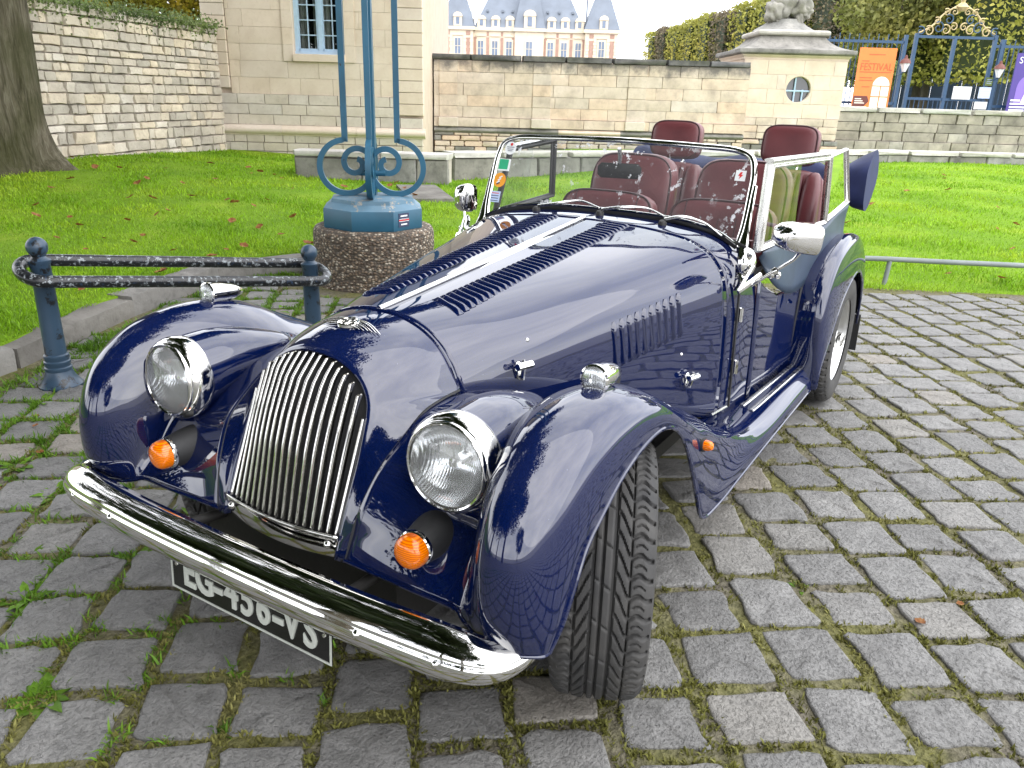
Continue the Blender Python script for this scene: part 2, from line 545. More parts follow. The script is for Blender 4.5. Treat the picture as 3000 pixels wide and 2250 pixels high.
def mk_leafy(name, c0, c1, c2, rough=.55, tr=.35, scale=1.5):
    """foliage: colour drifts from clump to clump and from leaf to leaf, light passes through"""
    m, nt, b = mat_new(name)
    f = noise(nt, scale, 3); g = nt.nodes.new("ShaderNodeNewGeometry")
    c = ramp(nt, f, [(.30, c0), (.5, c1), (.72, c2)])
    rnd = ramp(nt, g.outputs["Random Per Island"], [(0, (.62, .62, .62)), (1, (1.3, 1.3, 1.25))])
    c = mixc(nt, 1.0, c, rnd, 'MULTIPLY')
    nt.links.new(c, b.inputs["Base Color"]); setp(b, rough=rough, spec=.3)
    t = nt.nodes.new("ShaderNodeBsdfTranslucent"); nt.links.new(c, t.inputs["Color"])
    mx = nt.nodes.new("ShaderNodeMixShader"); mx.inputs[0].default_value = tr
    nt.links.new(b.outputs[0], mx.inputs[1]); nt.links.new(t.outputs[0], mx.inputs[2])
    nt.links.new(mx.outputs[0], nt.nodes["Material Output"].inputs["Surface"])
    return m
M['grass'] = mk_leafy("lawn_grass", (.14, .29, .010), (.235, .41, .016), (.36, .49, .035), .5, .4, .9)
M['moss'] = mk_leafy("joint_moss", (.085, .085, .020), (.155, .155, .035), (.23, .215, .075), .7, .2, 3)
M['weed'] = mk_leafy("bright_weed", (.07, .16, .012), (.12, .24, .018), (.17, .30, .03), .5, .4, 4)
M['hedge'] = mk_leafy("clipped_lime_hedge", (.22, .235, .05), (.37, .36, .08), (.50, .42, .10), .6, .3, .35)
M['wood_leaf'] = mk_leafy("park_tree_leaf", (.13, .15, .045), (.23, .235, .07), (.36, .31, .09), .6, .3, .45)
M['dark_leaf'] = mk_leafy("dark_tree_leaf", (.012, .022, .006), (.022, .038, .009), (.045, .058, .014), .6, .25, .6)
M['brown_leaf'] = mk_leafy("bare_brown_twig_leaf", (.13, .105, .08), (.19, .155, .105), (.24, .21, .11), .7, .2, .6)
M['yellow_leaf'] = mk_leafy("yellowing_leaf", (.16, .20, .03), (.36, .32, .04), (.55, .40, .05), .6, .35, 1.2)
M['ivy'] = mk_leafy("wall_top_ivy", (.10, .15, .05), (.17, .23, .08), (.25, .30, .12), .6, .3, 1.5)
M['dry_leaf'] = mk_leafy("dry_fallen_leaf", (.13, .045, .014), (.24, .095, .030), (.36, .19, .075), .7, .2, 2)
def mk_soil_lawn():
    m, nt, b = mat_new("lawn_ground")
    f = noise(nt, 1.1, 5); f2 = noise(nt, 55, 4, .7)
    c = ramp(nt, f, [(.3, (.12, .24, .010)), (.55, (.19, .33, .014)), (.75, (.29, .40, .03))])
    c = mixc(nt, ramp(nt, f2, [(.3, (.5, .5, .5)), (.55, (0, 0, 0))]), c, (.035, .075, .008))
    nt.links.new(c, b.inputs["Base Color"]); setp(b, rough=.85, spec=.15)
    bump(nt, b, f2, .8, .03)
    return m
M['lawn'] = mk_soil_lawn()
def soot_mask(nt, v, lo):
    mr = nt.nodes.new("ShaderNodeMapRange"); mr.inputs["From Min"].default_value = lo; mr.inputs["From Max"].default_value = lo + .20; mr.inputs["To Max"].default_value = .85
    nt.links.new(v, mr.inputs["Value"]); return mr.outputs["Result"]
def mk_stone(name, c0, c1, c2, dark, lo=.82, hi=1.14, bstr=.45, bscale=26, rough=.85, warm=(1, 1, 1), soot=.0):
    m, nt, b = mat_new(name)
    k, rnd = per_object(nt, lo, hi)
    f = noise(nt, 3.0, 6, .62, 'Position'); f2 = noise(nt, bscale, 6, .62, 'Position')
    c = ramp(nt, f, [(.28, c0), (.5, c1), (.74, c2)])
    c = mixc(nt, ramp(nt, f2, [(.25, (.6, .6, .6)), (.45, (0, 0, 0))]), c, dark)
    if soot:
        # rain-washed soot streaking down from under the coping, ragged at its lower edge
        sx = nt.nodes.new("ShaderNodeSeparateXYZ"); nt.links.new(nt.nodes.new("ShaderNodeNewGeometry").outputs["Position"], sx.inputs[0])
        ad = nt.nodes.new("ShaderNodeMath"); ad.operation = 'MULTIPLY_ADD'; ad.inputs[1].default_value = .75; nt.links.new(noise(nt, 2.6, 6, .7, 'Position'), ad.inputs[0]); nt.links.new(sx.outputs[2], ad.inputs[2])
        c = mixc(nt, ramp(nt, ad.outputs[0], [(soot / 4, (0, 0, 0)), ((soot + .22) / 4, (.88, .88, .88))]) if False else soot_mask(nt, ad.outputs[0], soot), c, (.105, .100, .105))
    tint = ramp(nt, rnd, [(0, (1, 1, 1)), (.45, (1.0, .985, .96)), (.75, warm), (1, (.93, .95, .99))])
    c = mixc(nt, 1.0, c, tint, 'MULTIPLY')
    c = mixc(nt, 1.0, c, k, 'MULTIPLY')
    nt.links.new(c, b.inputs["Base Color"]); setp(b, rough=rough, spec=.25)
    bump(nt, b, f2, bstr, .02)
    return m
M['ashlar'] = mk_stone("cream_limestone_ashlar", (.60, .495, .40), (.66, .555, .455), (.70, .60, .50), (.55, .45, .36), .965, 1.03, .12, 18)
M['plinth'] = mk_stone("pale_plinth_stone", (.52, .455, .39), (.60, .535, .465), (.66, .595, .53), (.40, .35, .31), .92, 1.06, .3, 16)
M['rubble'] = mk_stone("pale_rubble_limestone", (.43, .38, .325), (.56, .50, .43), (.66, .60, .52), (.28, .25, .22), .72, 1.10, .7, 20, warm=(1.04, .98, .88))
M['oldwall'] = mk_stone("weathered_warm_limestone", (.40, .335, .285), (.58, .49, .405), (.68, .585, .50), (.40, .345, .295), .93, 1.05, .30, 14, warm=(1.05, .95, .87), soot=2.22)
M['soot'] = mk_stone("soot_blackened_stone", (.060, .060, .062), (.125, .122, .120), (.24, .23, .21), (.035, .035, .036), .8, 1.15, .6, 9)
M['greystone'] = mk_stone("weathered_grey_stone", (.14, .135, .125), (.235, .225, .205), (.34, .325, .30), (.07, .068, .065), .8, 1.15, .6, 11)
M['palecap'] = mk_stone("pale_cap_stone", (.36, .34, .31), (.47, .45, .41), (.57, .55, .51), (.22, .21, .20), .9, 1.1, .4, 16)
M['lowstone'] = mk_stone("mottled_grey_beige_stone", (.20, .18, .155), (.33, .30, .255), (.47, .42, .35), (.13, .12, .11), .78, 1.12, .6, 9)
M['statue'] = mk_stone("weathered_statue_stone", (.17, .165, .15), (.27, .26, .235), (.38, .36, .32), (.09, .088, .08), 1, 1, .9, 7)
M['kerb'] = mk_stone("worn_grey_kerb", (.12, .115, .105), (.19, .18, .165), (.27, .26, .24), (.06, .058, .05), .75, 1.1, .8, 10)
M['mortar'] = mk_stone("lime_mortar", (.36, .32, .27), (.45, .405, .345), (.52, .475, .41), (.27, .24, .205), 1, 1, .5, 22)
M['mortar_cream'] = mk_stone("cream_mortar", (.50, .415, .335), (.56, .465, .38), (.60, .51, .42), (.45, .37, .30), 1, 1, .3, 22)
def mk_bark():
    m, nt, b = mat_new("plane_tree_bark")
    tc = nt.nodes.new("ShaderNodeTexCoord"); mp = nt.nodes.new("ShaderNodeMapping"); mp.inputs["Scale"].default_value = (7, 7, 1.1)
    nt.links.new(tc.outputs["Object"], mp.inputs["Vector"])
    f = noise(nt, 2.2, 6, .65, vec=mp.outputs["Vector"], dist=.8)
    g = noise(nt, .8, 4)
    c = ramp(nt, f, [(.3, (.035, .029, .020)), (.48, (.115, .098, .07)), (.7, (.215, .19, .145))])
    c = mixc(nt, ramp(nt, g, [(.42, (0, 0, 0)), (.6, (.75, .75, .75))]), c, (.040, .042, .012))
    nt.links.new(c, b.inputs["Base Color"]); setp(b, rough=.9, spec=.2)
    bump(nt, b, f, 1.0, .05)
    return m
M['bark'] = mk_bark()
def mk_worn(name, paint, chip, thr, rough=.42, under=None, scale=14):
    m, nt, b = mat_new(name)
    f = noise(nt, scale, 7, .72); g = noise(nt, 3.0, 3)
    c = ramp(nt, g, [(.3, tuple(x * .8 for x in paint)), (.7, tuple(x * 1.2 for x in paint))])
    c = mixc(nt, ramp(nt, f, [(thr, (0, 0, 0)), (thr + .03, (1, 1, 1))]), c, chip)
    if under:
        c = mixc(nt, ramp(nt, f, [(1 - thr - .09, (1, 1, 1)), (1 - thr - .06, (0, 0, 0))]), c, under)
    nt.links.new(c, b.inputs["Base Color"]); setp(b, rough=rough)
    bump(nt, b, f, .2, .003)
    return m
M['rail_black'] = mk_worn("chipped_black_rail_paint", (.010, .011, .013), (.24, .265, .28), .555, .28, under=(.03, .055, .10), scale=48)
M['post_blue'] = mk_worn("worn_slate_blue_paint", (.030, .058, .095), (.010, .011, .013), .56, .35)
M['lamp_blue'] = mk_worn("teal_blue_lamp_paint", (.016, .092, .155), (.02, .03, .045), .645, .45)
M['lamp_dusty'] = mk_worn("dusty_lamp_top_paint", (.10, .19, .26), (.30, .28, .24), .57, .6)
M['hoop'] = mk_worn("grey_green_hoop_paint", (.17, .195, .19), (.10, .055, .03), .68, .5)
M['gate_blue'] = simple("royal_gate_blue", (.018, .062, .135), .45)
M['gold'] = simple("gilded_iron", (.48, .38, .20), .45, metal=.4, var=.25)
def mk_aggregate():
    m, nt, b = mat_new("exposed_pebble_concrete")
    tc = nt.nodes.new("ShaderNodeTexCoord")
    mp = nt.nodes.new("ShaderNodeMapping"); mp.inputs["Scale"].default_value = (1, 1, 1.5); nt.links.new(tc.outputs["Object"], mp.inputs["Vector"])
    v = nt.nodes.new("ShaderNodeTexVoronoi"); v.inputs["Scale"].default_value = 44; nt.links.new(mp.outputs["Vector"], v.inputs["Vector"])
    sep = nt.nodes.new("ShaderNodeSeparateColor"); nt.links.new(v.outputs["Color"], sep.inputs[0])
    c = ramp(nt, sep.outputs[0], [(.1, (.075, .050, .034)), (.4, (.17, .115, .075)), (.7, (.27, .205, .145)), (.96, (.52, .46, .37))])
    e = ramp(nt, v.outputs["Distance"], [(.30, (0, 0, 0)), (.62, (.9, .9, .9))])
    c = mixc(nt, e, c, (.055, .045, .035))
    nt.links.new(c, b.inputs["Base Color"]); setp(b, rough=.75)
    inv = nt.nodes.new("ShaderNodeMath"); inv.operation = 'SUBTRACT'; inv.inputs[0].default_value = 1; nt.links.new(v.outputs["Distance"], inv.inputs[1])
    bump(nt, b, inv.outputs[0], .9, .012)
    return m
M['pebble'] = mk_aggregate()
M['frame_blue'] = simple("pale_blue_window_paint", (.40, .54, .68), .5, var=.06)
M['pane'] = simple("dark_window_pane", (.03, .033, .036), .06, var=0, coat=1.0)
M['curtain'] = simple("pale_curtain", (.42, .41, .38), .8, var=.15, nscale=5)
M['slate'] = simple("blue_grey_slate", (.155, .18, .22), .55, var=.12, nscale=.6)
M['brick'] = simple("dull_red_brick", (.38, .235, .18), .8, var=.12, nscale=2)
M['cream'] = simple("cream_chateau_stone", (.66, .57, .44), .8, var=.06, nscale=1.5)
M['chateau_pane'] = simple("chateau_window_pane", (.15, .19, .26), .15, var=.2, nscale=.8)
M['poster_orange'] = simple("orange_poster", (.80, .215, .045), .55, var=.04, nscale=2)
M['poster_red'] = simple("poster_red_ink", (.60, .11, .03), .55, var=0)
M['poster_brown'] = simple("poster_brown_ink", (.13, .035, .025), .55, var=0)
M['poster_white'] = simple("poster_white", (.84, .78, .66), .55, var=.03)
M['poster_violet'] = simple("violet_poster", (.070, .042, .25), .5, var=.08, nscale=2)
M['poster_lilac'] = simple("lilac_ink", (.22, .14, .50), .5, var=0)
M['path'] = simple("pale_sand_path", (.46, .42, .34), .9, var=.12, nscale=3)
M['far_blue'] = simple("dark_blue_hoarding", (.014, .036, .085), .6, var=.2, nscale=1)
M['trunk'] = simple("grey_brown_trunk", (.070, .058, .045), .9, var=.3, nscale=4, bmp=.6, bscale=18)
M['paper'] = simple("white_notice_paper", (.78, .80, .80), .6, var=.03)

M['far_paving'] = simple("far_grey_paving", (.17, .165, .155), .6, var=.25, nscale=2.5)

M['piping'] = simple("dark_burgundy_piping", (.045, .012, .014), .5, var=.1)
# =================================================================== the setting
def sstep(x, a, b):
    t = max(0.0, min(1.0, (x - a) / (b - a)))
    return t * t * (3 - 2 * t)
# boundary between paving and lawn, site coordinates (a, d)
EDGE = [(-12., -8.0), (-6.5, -2.5), (-3.4, 1.6), (-2.61, 3.78), (-2.56, 4.33), (-2.47, 5.10), (-2.40, 5.60), (-2.25, 5.95), (-1.95, 6.30), (-1.50, 6.50), (-.70, 6.55), (.50, 6.45), (1.80, 6.30), (2.80, 6.20), (4.00, 6.10), (6.50, 5.95), (9.0, 5.8), (14., 5.5)]
edge_s = [(p.x, p.y) for p in cr([(a, d, 0) for a, d in EDGE], 5)]
FARL = [(-20, -8), (-18, -1), (-16, 5), (-16, 8), (-16, 11), (-15, 14), (-13, 16.5), (-11, 18), (-9, 18.4), (-7, 18.5), (-4, 18.6), (0, 18.7), (3, 18.8), (6, 19.2), (9, 19.5), (13, 19.7), (17, 20), (24, 20)]
far_s = [(p.x, p.y) for p in cr([(a, d, 0) for a, d in FARL], 5)]
def lawn_z(a, d):
    left = .115 + .20 * sstep(d, 5, 11.5) * sstep(-a, 1.5, 6.5) - .10 * sstep(d, 12, 16.5)
    right = .004 + .30 * sstep(d, 6.2, 17.5)
    w = sstep(a, -1.2, 1.6)
    return left * (1 - w) + right * w
def on_paving(a, d):
    """True on the paved side of the edge"""
    best, bi = 1e9, 0
    for i in range(len(edge_s) - 1):
        (x0, y0), (x1, y1) = edge_s[i], edge_s[i + 1]
        ex, ey = x1 - x0, y1 - y0
        t = max(0, min(1, ((a - x0) * ex + (d - y0) * ey) / (ex * ex + ey * ey)))
        q = (a - x0 - t * ex) ** 2 + (d - y0 - t * ey) ** 2
        if q < best: best, bi, cro = q, i, ex * (d - y0) - ey * (a - x0)
    return cro < 0, math.sqrt(best)

g = MB(); g.add([(-400, -400, -.20), (400, -400, -.20), (400, 400, -.20), (-400, 400, -.20)], [(0, 1, 2, 3)])
tag(g.build("ground", M['far_paving'], None, False), kind="structure")
g = MB(); nb = 46
bedP = [[Vector((x, y, -.0095 + .001 * math.sin(x * 3) * math.sin(y * 2.7))) for y in np.linspace(-6.5, 8.5, nb)] for x in np.linspace(-9, 9, nb)]
bed = g.grid(bedP).build("pavement", M['bed'], None)
tag(bed, kind="structure")

rows = []
for (a0, d0), (a1, d1) in zip(edge_s, far_s):
    row = []
    for k in range(46):
        t = (k / 45) ** 1.35
        a, d = a0 + (a1 - a0) * t, d0 + (d1 - d0) * t
        z = lawn_z(a, d) + (.012 * math.sin(a * 2.1 + d) * math.sin(d * 1.7) if k > 1 else 0) - (.035 if k == 0 and a0 > -1 else 0)
        row.append(S(a, d, z))
    row.insert(0, S(a0, d0, -.10))
    rows.append(row)
lawn = MB().grid(rows).build("lawn", M['lawn'], None, True, 0)
tag(lawn, kind="structure")

# ------------------------------------------------------------------ paving stones
def paver_variant(seed):
    r_ = random.Random(seed)
    n = 20
    out = []
    jit = [(r_.uniform(-.06, .06), r_.uniform(-.06, .06)) for _ in range(4)]
    cor = [(-1, -1), (1, -1), (1, 1), (-1, 1)]
    for q in range(4):
        (x0, y0), (x1, y1) = cor[q], cor[(q + 1) % 4]
        k0, k1 = r_.uniform(.03, .10), r_.uniform(.03, .10)
        bow = r_.uniform(-.015, .03)
        for t in (k0, .25, .5, .75, 1 - k1):
            x, y = (x0 + (x1 - x0) * t) * .5, (y0 + (y1 - y0) * t) * .5
            nx, ny = (y1 - y0) * .5, -(x1 - x0) * .5
            w = bow * 4 * t * (1 - t) + r_.uniform(-.040, .028)
            x += nx * w; y += ny * w
            j = jit[(0 if x > 0 else 1) + (0 if y > 0 else 2)]
            out.append((x + j[0] * abs(2 * y) * .8, y + j[1] * abs(2 * x) * .8))
    tilt = (r_.uniform(-.03, .03), r_.uniform(-.03, .03))
    V = []
    for sc, z, rough in ((1.0, -.40, 0), (1.0, -.060, .012), (.975, -.012, .018), (.88, .0, .026), (.45, .006, .040)):
        for x, y in out:
            X, Y = x * sc, y * sc
            V.append((X, Y, z + r_.uniform(-rough, rough) + X * tilt[0] + Y * tilt[1]))
    V.append((0, 0, .015 + r_.uniform(-.02, .02)))
    F = []
    for L in range(4):
        for k in range(n):
            l = (k + 1) % n
            F.append((L * n + k, L * n + l, L * n + n + l, L * n + n + k))
    for k in range(n):
        F.append((4 * n + k, 4 * n + (k + 1) % n, 5 * n))
    me = bpy.data.meshes.new("paving_stone"); me.from_pydata(V, [], F); finish(me, True, 0); me.materials.append(M['paver'])
    return me, V, F, out
PV = [paver_variant(100 + k) for k in range(18)]
E1 = Vector((math.cos(R(37)), math.sin(R(37)), 0)); E2 = Vector((-E1.y, E1.x, 0))
def cam_uv(p):
    d = Vector(p) - CAM_POS
    z = d.dot(_f)
    if z <= .05: return None
    return 512 + 1024 * (FOCAL_PX / 3000) * d.dot(_r2) / z, 384 - 1024 * (FOCAL_PX / 3000) * d.dot(_u2) / z, z
pavers = []
prg = random.Random(5)
ctr = Vector((-1.0, .6, 0))
for i in range(-44, 42):
    c2 = i * .222 + .02
    t = -9 + prg.uniform(0, .2)
    w_i = .188 + prg.uniform(-.010, .008)
    while t < 9.5:
        L = prg.choice((.160, .170, .180, .185, .195, .21)) + prg.uniform(-.008, .008)
        bend = .016 * math.sin(t * .9 + i * .35) + .010 * math.sin(t * 2.3 + i)
        p = ctr + E1 * (t + L / 2) + E2 * (c2 + bend)
        t += L + .031 + prg.uniform(-.008, .014)
        a, d = to_site(p.x, p.y)
        if d < -7.0 or d > 8 or a < -9 or a > 8: continue
        ok, dist = on_paving(a, d)
        if not ok or dist < (.10 if a > -1 else .20): continue
        if a < -1.0 and (p - S(-1.09, 6.04)).length < .60: continue
        rz = R(37) + prg.uniform(-.055, .055)
        m = Matrix.Translation((p.x, p.y, prg.uniform(-.005, .004))) @ Matrix.Rotation(rz, 4, 'Z') @ Euler((prg.uniform(-.02, .02), prg.uniform(-.02, .02), 0)).to_matrix().to_4x4() @ Matrix.Diagonal((L, w_i + prg.uniform(-.010, .010), .105, 1))
        uv = cam_uv(p)
        vis = uv is not None and -30 < uv[0] < 1054 and 150 < uv[1] < 800
        hid = (-2.95 < p.x < .30 and abs(p.y) < .50)
        pavers.append((0 if (vis and not hid) else 1, (p - CAM_POS).length, m, prg.randrange(18), prg.random() < .5))
pavers.sort(key=lambda q: (q[0], q[1]))
rest_v, rest_f, off = [], [], 0
for k, (h, dist, m, v, fl) in enumerate(pavers):
    if fl: m = m @ Matrix.Rotation(math.pi, 4, 'Z')
    if k < 300:
        inst(PV[v][0], "paving_stone", bed, m)
    else:
        Vn = np.array(PV[v][1]) @ np.array(m.to_3x3()).T + np.array(m.translation)
        rest_v.append(Vn)
        rest_f += [tuple(i_ + off for i_ in f) for f in PV[v][2]]
        off += len(Vn)
me = bpy.data.meshes.new("paving_stones_beyond"); me.from_pydata(np.concatenate(rest_v).tolist(), [], rest_f)
tag(obj("paving_stones_beyond", me, M['paver'], bed, True, 0), kind="stuff")
# small broken chips wedged into wide joints
chips = MB()
for k, (h, dist, m, v, fl) in enumerate(pavers[:330]):
    if prg.random() < .12:
        c = m @ Vector((prg.choice((-.55, .55)), prg.uniform(-.4, .4), 0))
        r0 = prg.uniform(.010, .020)
        chips.cbox((c.x, c.y, -.010), (r0 * prg.uniform(1, 2.2), r0 * 1.1, .022), .005, (prg.uniform(-.3, .3), prg.uniform(-.3, .3), prg.uniform(0, 3)))
tag(chips.build("stone_chips", M['kerb'], bed, True, 30), kind="stuff")

# ------------------------------------------------------------------ blades: moss in the joints, grass on the lawn
def blades(name, P, H, W, mat, lean=.6, parent=None):
    """P (n,3) roots, H heights, W widths -> one mesh of bent two-face blades"""
    n = len(P)
    az = nrg.uniform(0, 2 * np.pi, n); fa = nrg.uniform(0, 2 * np.pi, n)
    ln = nrg.uniform(.15, 1, n) * lean
    side = np.stack([np.cos(fa), np.sin(fa), np.zeros(n)], 1) * (W / 2)[:, None]
    ld = np.stack([np.cos(az) * np.sin(ln), np.sin(az) * np.sin(ln), np.cos(ln)], 1)
    ld2 = np.stack([np.cos(az) * np.sin(ln * 1.9), np.sin(az) * np.sin(ln * 1.9), np.cos(ln * 1.9)], 1)
    mid = P + ld * (H * .55)[:, None]
    tip = mid + ld2 * (H * .45)[:, None]
    V = np.stack([P - side, P + side, mid + side * .8, mid - side * .8, tip], 1).reshape(-1, 3)
    b = np.arange(n)[:, None] * 5
    F = np.concatenate([b + np.array([0, 1, 2]), b + np.array([0, 2, 3]), b + np.array([3, 2, 4])], 0)
    me = np_mesh(name, V, F)
    o = obj(name, me, mat, parent, True, 0)
    tag(o, kind="stuff")
    return o
pts, hh = [], []
for k, (h, dist, m, v, fl) in enumerate(pavers[:620]):
    patch = .5 + .5 * math.sin(m.translation.x * 3.1 + 1) * math.sin(m.translation.y * 2.3) + prg.uniform(-.25, .25)
    n = int((80 if dist < 3 else 40) * max(0.25, patch))
    out = PV[v][3]
    for _ in range(n):
        i = prg.randrange(20); a0, a1 = out[i], out[(i + 1) % 20]
        t = prg.random(); q = 1.0 + prg.uniform(-.005, .19)
        c = m @ Vector(((a0[0] + (a1[0] - a0[0]) * t) * q, (a0[1] + (a1[1] - a0[1]) * t) * q, 0))
        for _b in range(7):
            pts.append((c.x + prg.gauss(0, .006), c.y + prg.gauss(0, .006), -.010))
            hh.append(prg.uniform(.008, .022))
P = np.array(pts); H = np.array(hh)
tag(blades("joint_moss", P, H, H * .32, M['moss'], 1.15), "low moss and tiny weeds growing in the joints between the paving stones", "moss", kind="stuff")
# greener tufts where nobody walks: the left foreground and the strip by the kerb
pts, hh = [], []
for k, (h, dist, m, v, fl) in enumerate(pavers[:620]):
    a_, d_ = to_site(m.translation.x, m.translation.y)
    q_ = sstep(-a_, .25, 1.3) * (.55 + .45 * math.sin(m.translation.x * 5.3 + m.translation.y * 2.1)) + .05
    for _ in range(int((13 + 22 * sstep(-a_, .9, 2.0)) * q_)):
        i = prg.randrange(20); a0, a1 = PV[v][3][i], PV[v][3][(i + 1) % 20]; t = prg.random(); q = 1.03 + prg.uniform(0, .09)
        c = m @ Vector(((a0[0] + (a1[0] - a0[0]) * t) * q, (a0[1] + (a1[1] - a0[1]) * t) * q, 0))
        for _b in range(prg.randrange(8, 18)):
            pts.append((c.x + prg.gauss(0, .010), c.y + prg.gauss(0, .010), -.010)); hh.append(prg.uniform(.012, .045))
H = np.array(hh)
tag(blades("joint_grass", np.array(pts), H, H * .15, M['weed'], 1.25), "thin green grass sprouting between the paving stones at the left", "grass", kind="stuff")
# lawn blades, denser towards the photographer
def lawn_points(n, amin, amax, dmin, dmax, pw):
    out = []
    while len(out) < n:
        u_ = nrg.random(4 * n)
        d = dmin * (dmax / dmin) ** (u_ ** pw)
        r_ = nrg.uniform(-.80, .80, 4 * n)
        a = r_ * d
        ok = (a > amin) & (a < amax)
        for a_, d_ in zip(a[ok], d[ok]):
            on, ds = on_paving(a_, d_) if (d_ < 7.2) else (False, 1)
            if on and not (ds < .05 and a_ > 1): continue
            if (a_ + 1.09) ** 2 + (d_ - 6.04) ** 2 < .22: continue
            out.append((a_, d_))
            if len(out) >= n: break
    return out
LP = lawn_points(105000, -9, 0.2, 3.6, 16.0, 1.0) + lawn_points(80000, 0.2, 13, 6.1, 17.5, 1.0)
G = np.array([tuple(S(a, d, lawn_z(a, d) - .004)) for a, d in LP])
D = np.array([d for a, d in LP])
H = nrg.uniform(.018, .042, len(G)) * (1 + .03 * D) * (.75 + .5 * np.sin(G[:, 0] * 2.3 + np.sin(G[:, 1] * 1.9)) ** 2)
tag(blades("lawn_grass", G, H, np.clip(H * .10 * (1 + .12 * D), .003, .03), M['grass'], .9), "short bright green grass of the lawns behind the car", "grass", kind="stuff")
# rank grass and weeds along the foot of the kerb
kp, kh = [], []
for k in range(2600):
    i = prg.randrange(8, 44); (x0, y0), (x1, y1) = edge_s[i], edge_s[i + 1]
    t = prg.random(); q = abs(prg.gauss(0, .10))
    if math.sin(i * 1.9) + math.sin(i * .7 + 1) < -.2: continue
    a, d = x0 + (x1 - x0) * t + .20 + q, y0 + (y1 - y0) * t - (.1 if i > 34 else 0)
    for _ in range(4):
        p = S(a + prg.gauss(0, .012), d + prg.gauss(0, .012), -.02); kp.append(tuple(p)); kh.append(prg.uniform(.02, .07))
kh = np.array(kh)
tag(blades("kerb_weeds", np.array(kp), kh, kh * .16, M['weed'], 1.1), "rank weeds and grass along the foot of the kerb", "weeds", kind="stuff")

# ------------------------------------------------------------------ kerb
kerb = empty("kerb", S(-2.5, 4.5, 0))
tag(kerb, "row of worn grey kerb stones edging the left lawn", "kerb")
kpath = resample([S(a, d, 0) for a, d in edge_s[3:52]], 15)
kinv = Matrix.Translation(-Vector(kerb.location))
for i in range(14):
    p, q = kpath[i], kpath[i + 1]
    L = (q - p).length - .012
    t = (q - p).normalized(); n = Vector((t.y, -t.x, 0))
    mb = MB(); nx, ny = 7, 4
    rr = random.Random(i * 3 + 1)
    top = [[Vector((-L / 2 + L * ix / (nx - 1), -.085 + .17 * iy / (ny - 1), .125 + rr.uniform(-.010, .008) - (.014 if iy in (0, ny - 1) or ix in (0, nx - 1) else 0))) for iy in range(ny)] for ix in range(nx)]
    mb.grid(top)
    ring = [top[ix][0] for ix in range(nx)] + [top[nx - 1][iy] for iy in range(1, ny)] + [top[ix][ny - 1] for ix in range(nx - 2, -1, -1)] + [top[0][iy] for iy in range(ny - 2, 0, -1)]
    low = [Vector((v.x * 1.0, v.y * 1.05, -.06)) for v in ring]; midr = [Vector((v.x, v.y * 1.06 + rr.uniform(-.006, .006), v.z - .018)) for v in ring]
    mb.grid([ring, midr, low], closed_j=True)
    c = (p + q) / 2 + n * .01
    mb.build("kerb_stone", M['kerb'], kerb, True, 60, mw=kinv @ frame(t, Vector((-t.y, t.x, 0)), Vector((0, 0, 1)), c + Vector((0, 0, rr.uniform(-.015, .01)))))

# ------------------------------------------------------------------ masonry helper
def stone_variant(seed, ch, rough):
    r_ = random.Random(seed)
    mb = MB()
    # local x = along wall, z = up, front face towards -y; unit size
    cx, cz = ch * r_.uniform(.7, 1.4), ch * r_.uniform(.8, 1.6)
    back = [(-.5, .5, -.5), (.5, .5, -.5), (.5, .5, .5), (-.5, .5, .5)]
    f0 = [(x + r_.uniform(-rough, rough), -.30, z + r_.uniform(-rough, rough)) for x, z in ((-.5, -.5), (0, -.5), (.5, -.5), (.5, 0), (.5, .5), (0, .5), (-.5, .5), (-.5, 0))]
    f1 = [(x * (1 - 2 * cx), -.5 + r_.uniform(-.05, .05), z * (1 - 2 * cz)) for x, _, z in f0]
    V = f0 + f1 + [(r_.uniform(-.1, .1), -.5 - r_.uniform(0, .08), r_.uniform(-.1, .1))] + [(x, .5, z) for x, _, z in f0]
    F = [(k, (k + 1) % 8, 8 + (k + 1) % 8, 8 + k) for k in range(8)] + [(8 + k, 8 + (k + 1) % 8, 16) for k in range(8)] + [(17 + k, 17 + (k + 1) % 8, (k + 1) % 8, k) for k in range(8)]
    return V, F
def stone_set(name, mat, ch, rough, n=10, seed=0):
    out = []
    for k in range(n):
        V, F = stone_variant(seed + k, ch, rough)
        me = bpy.data.meshes.new(name); me.from_pydata(V, [], F); finish(me, True, 50); me.materials.append(mat)
        out.append(me)
    return out
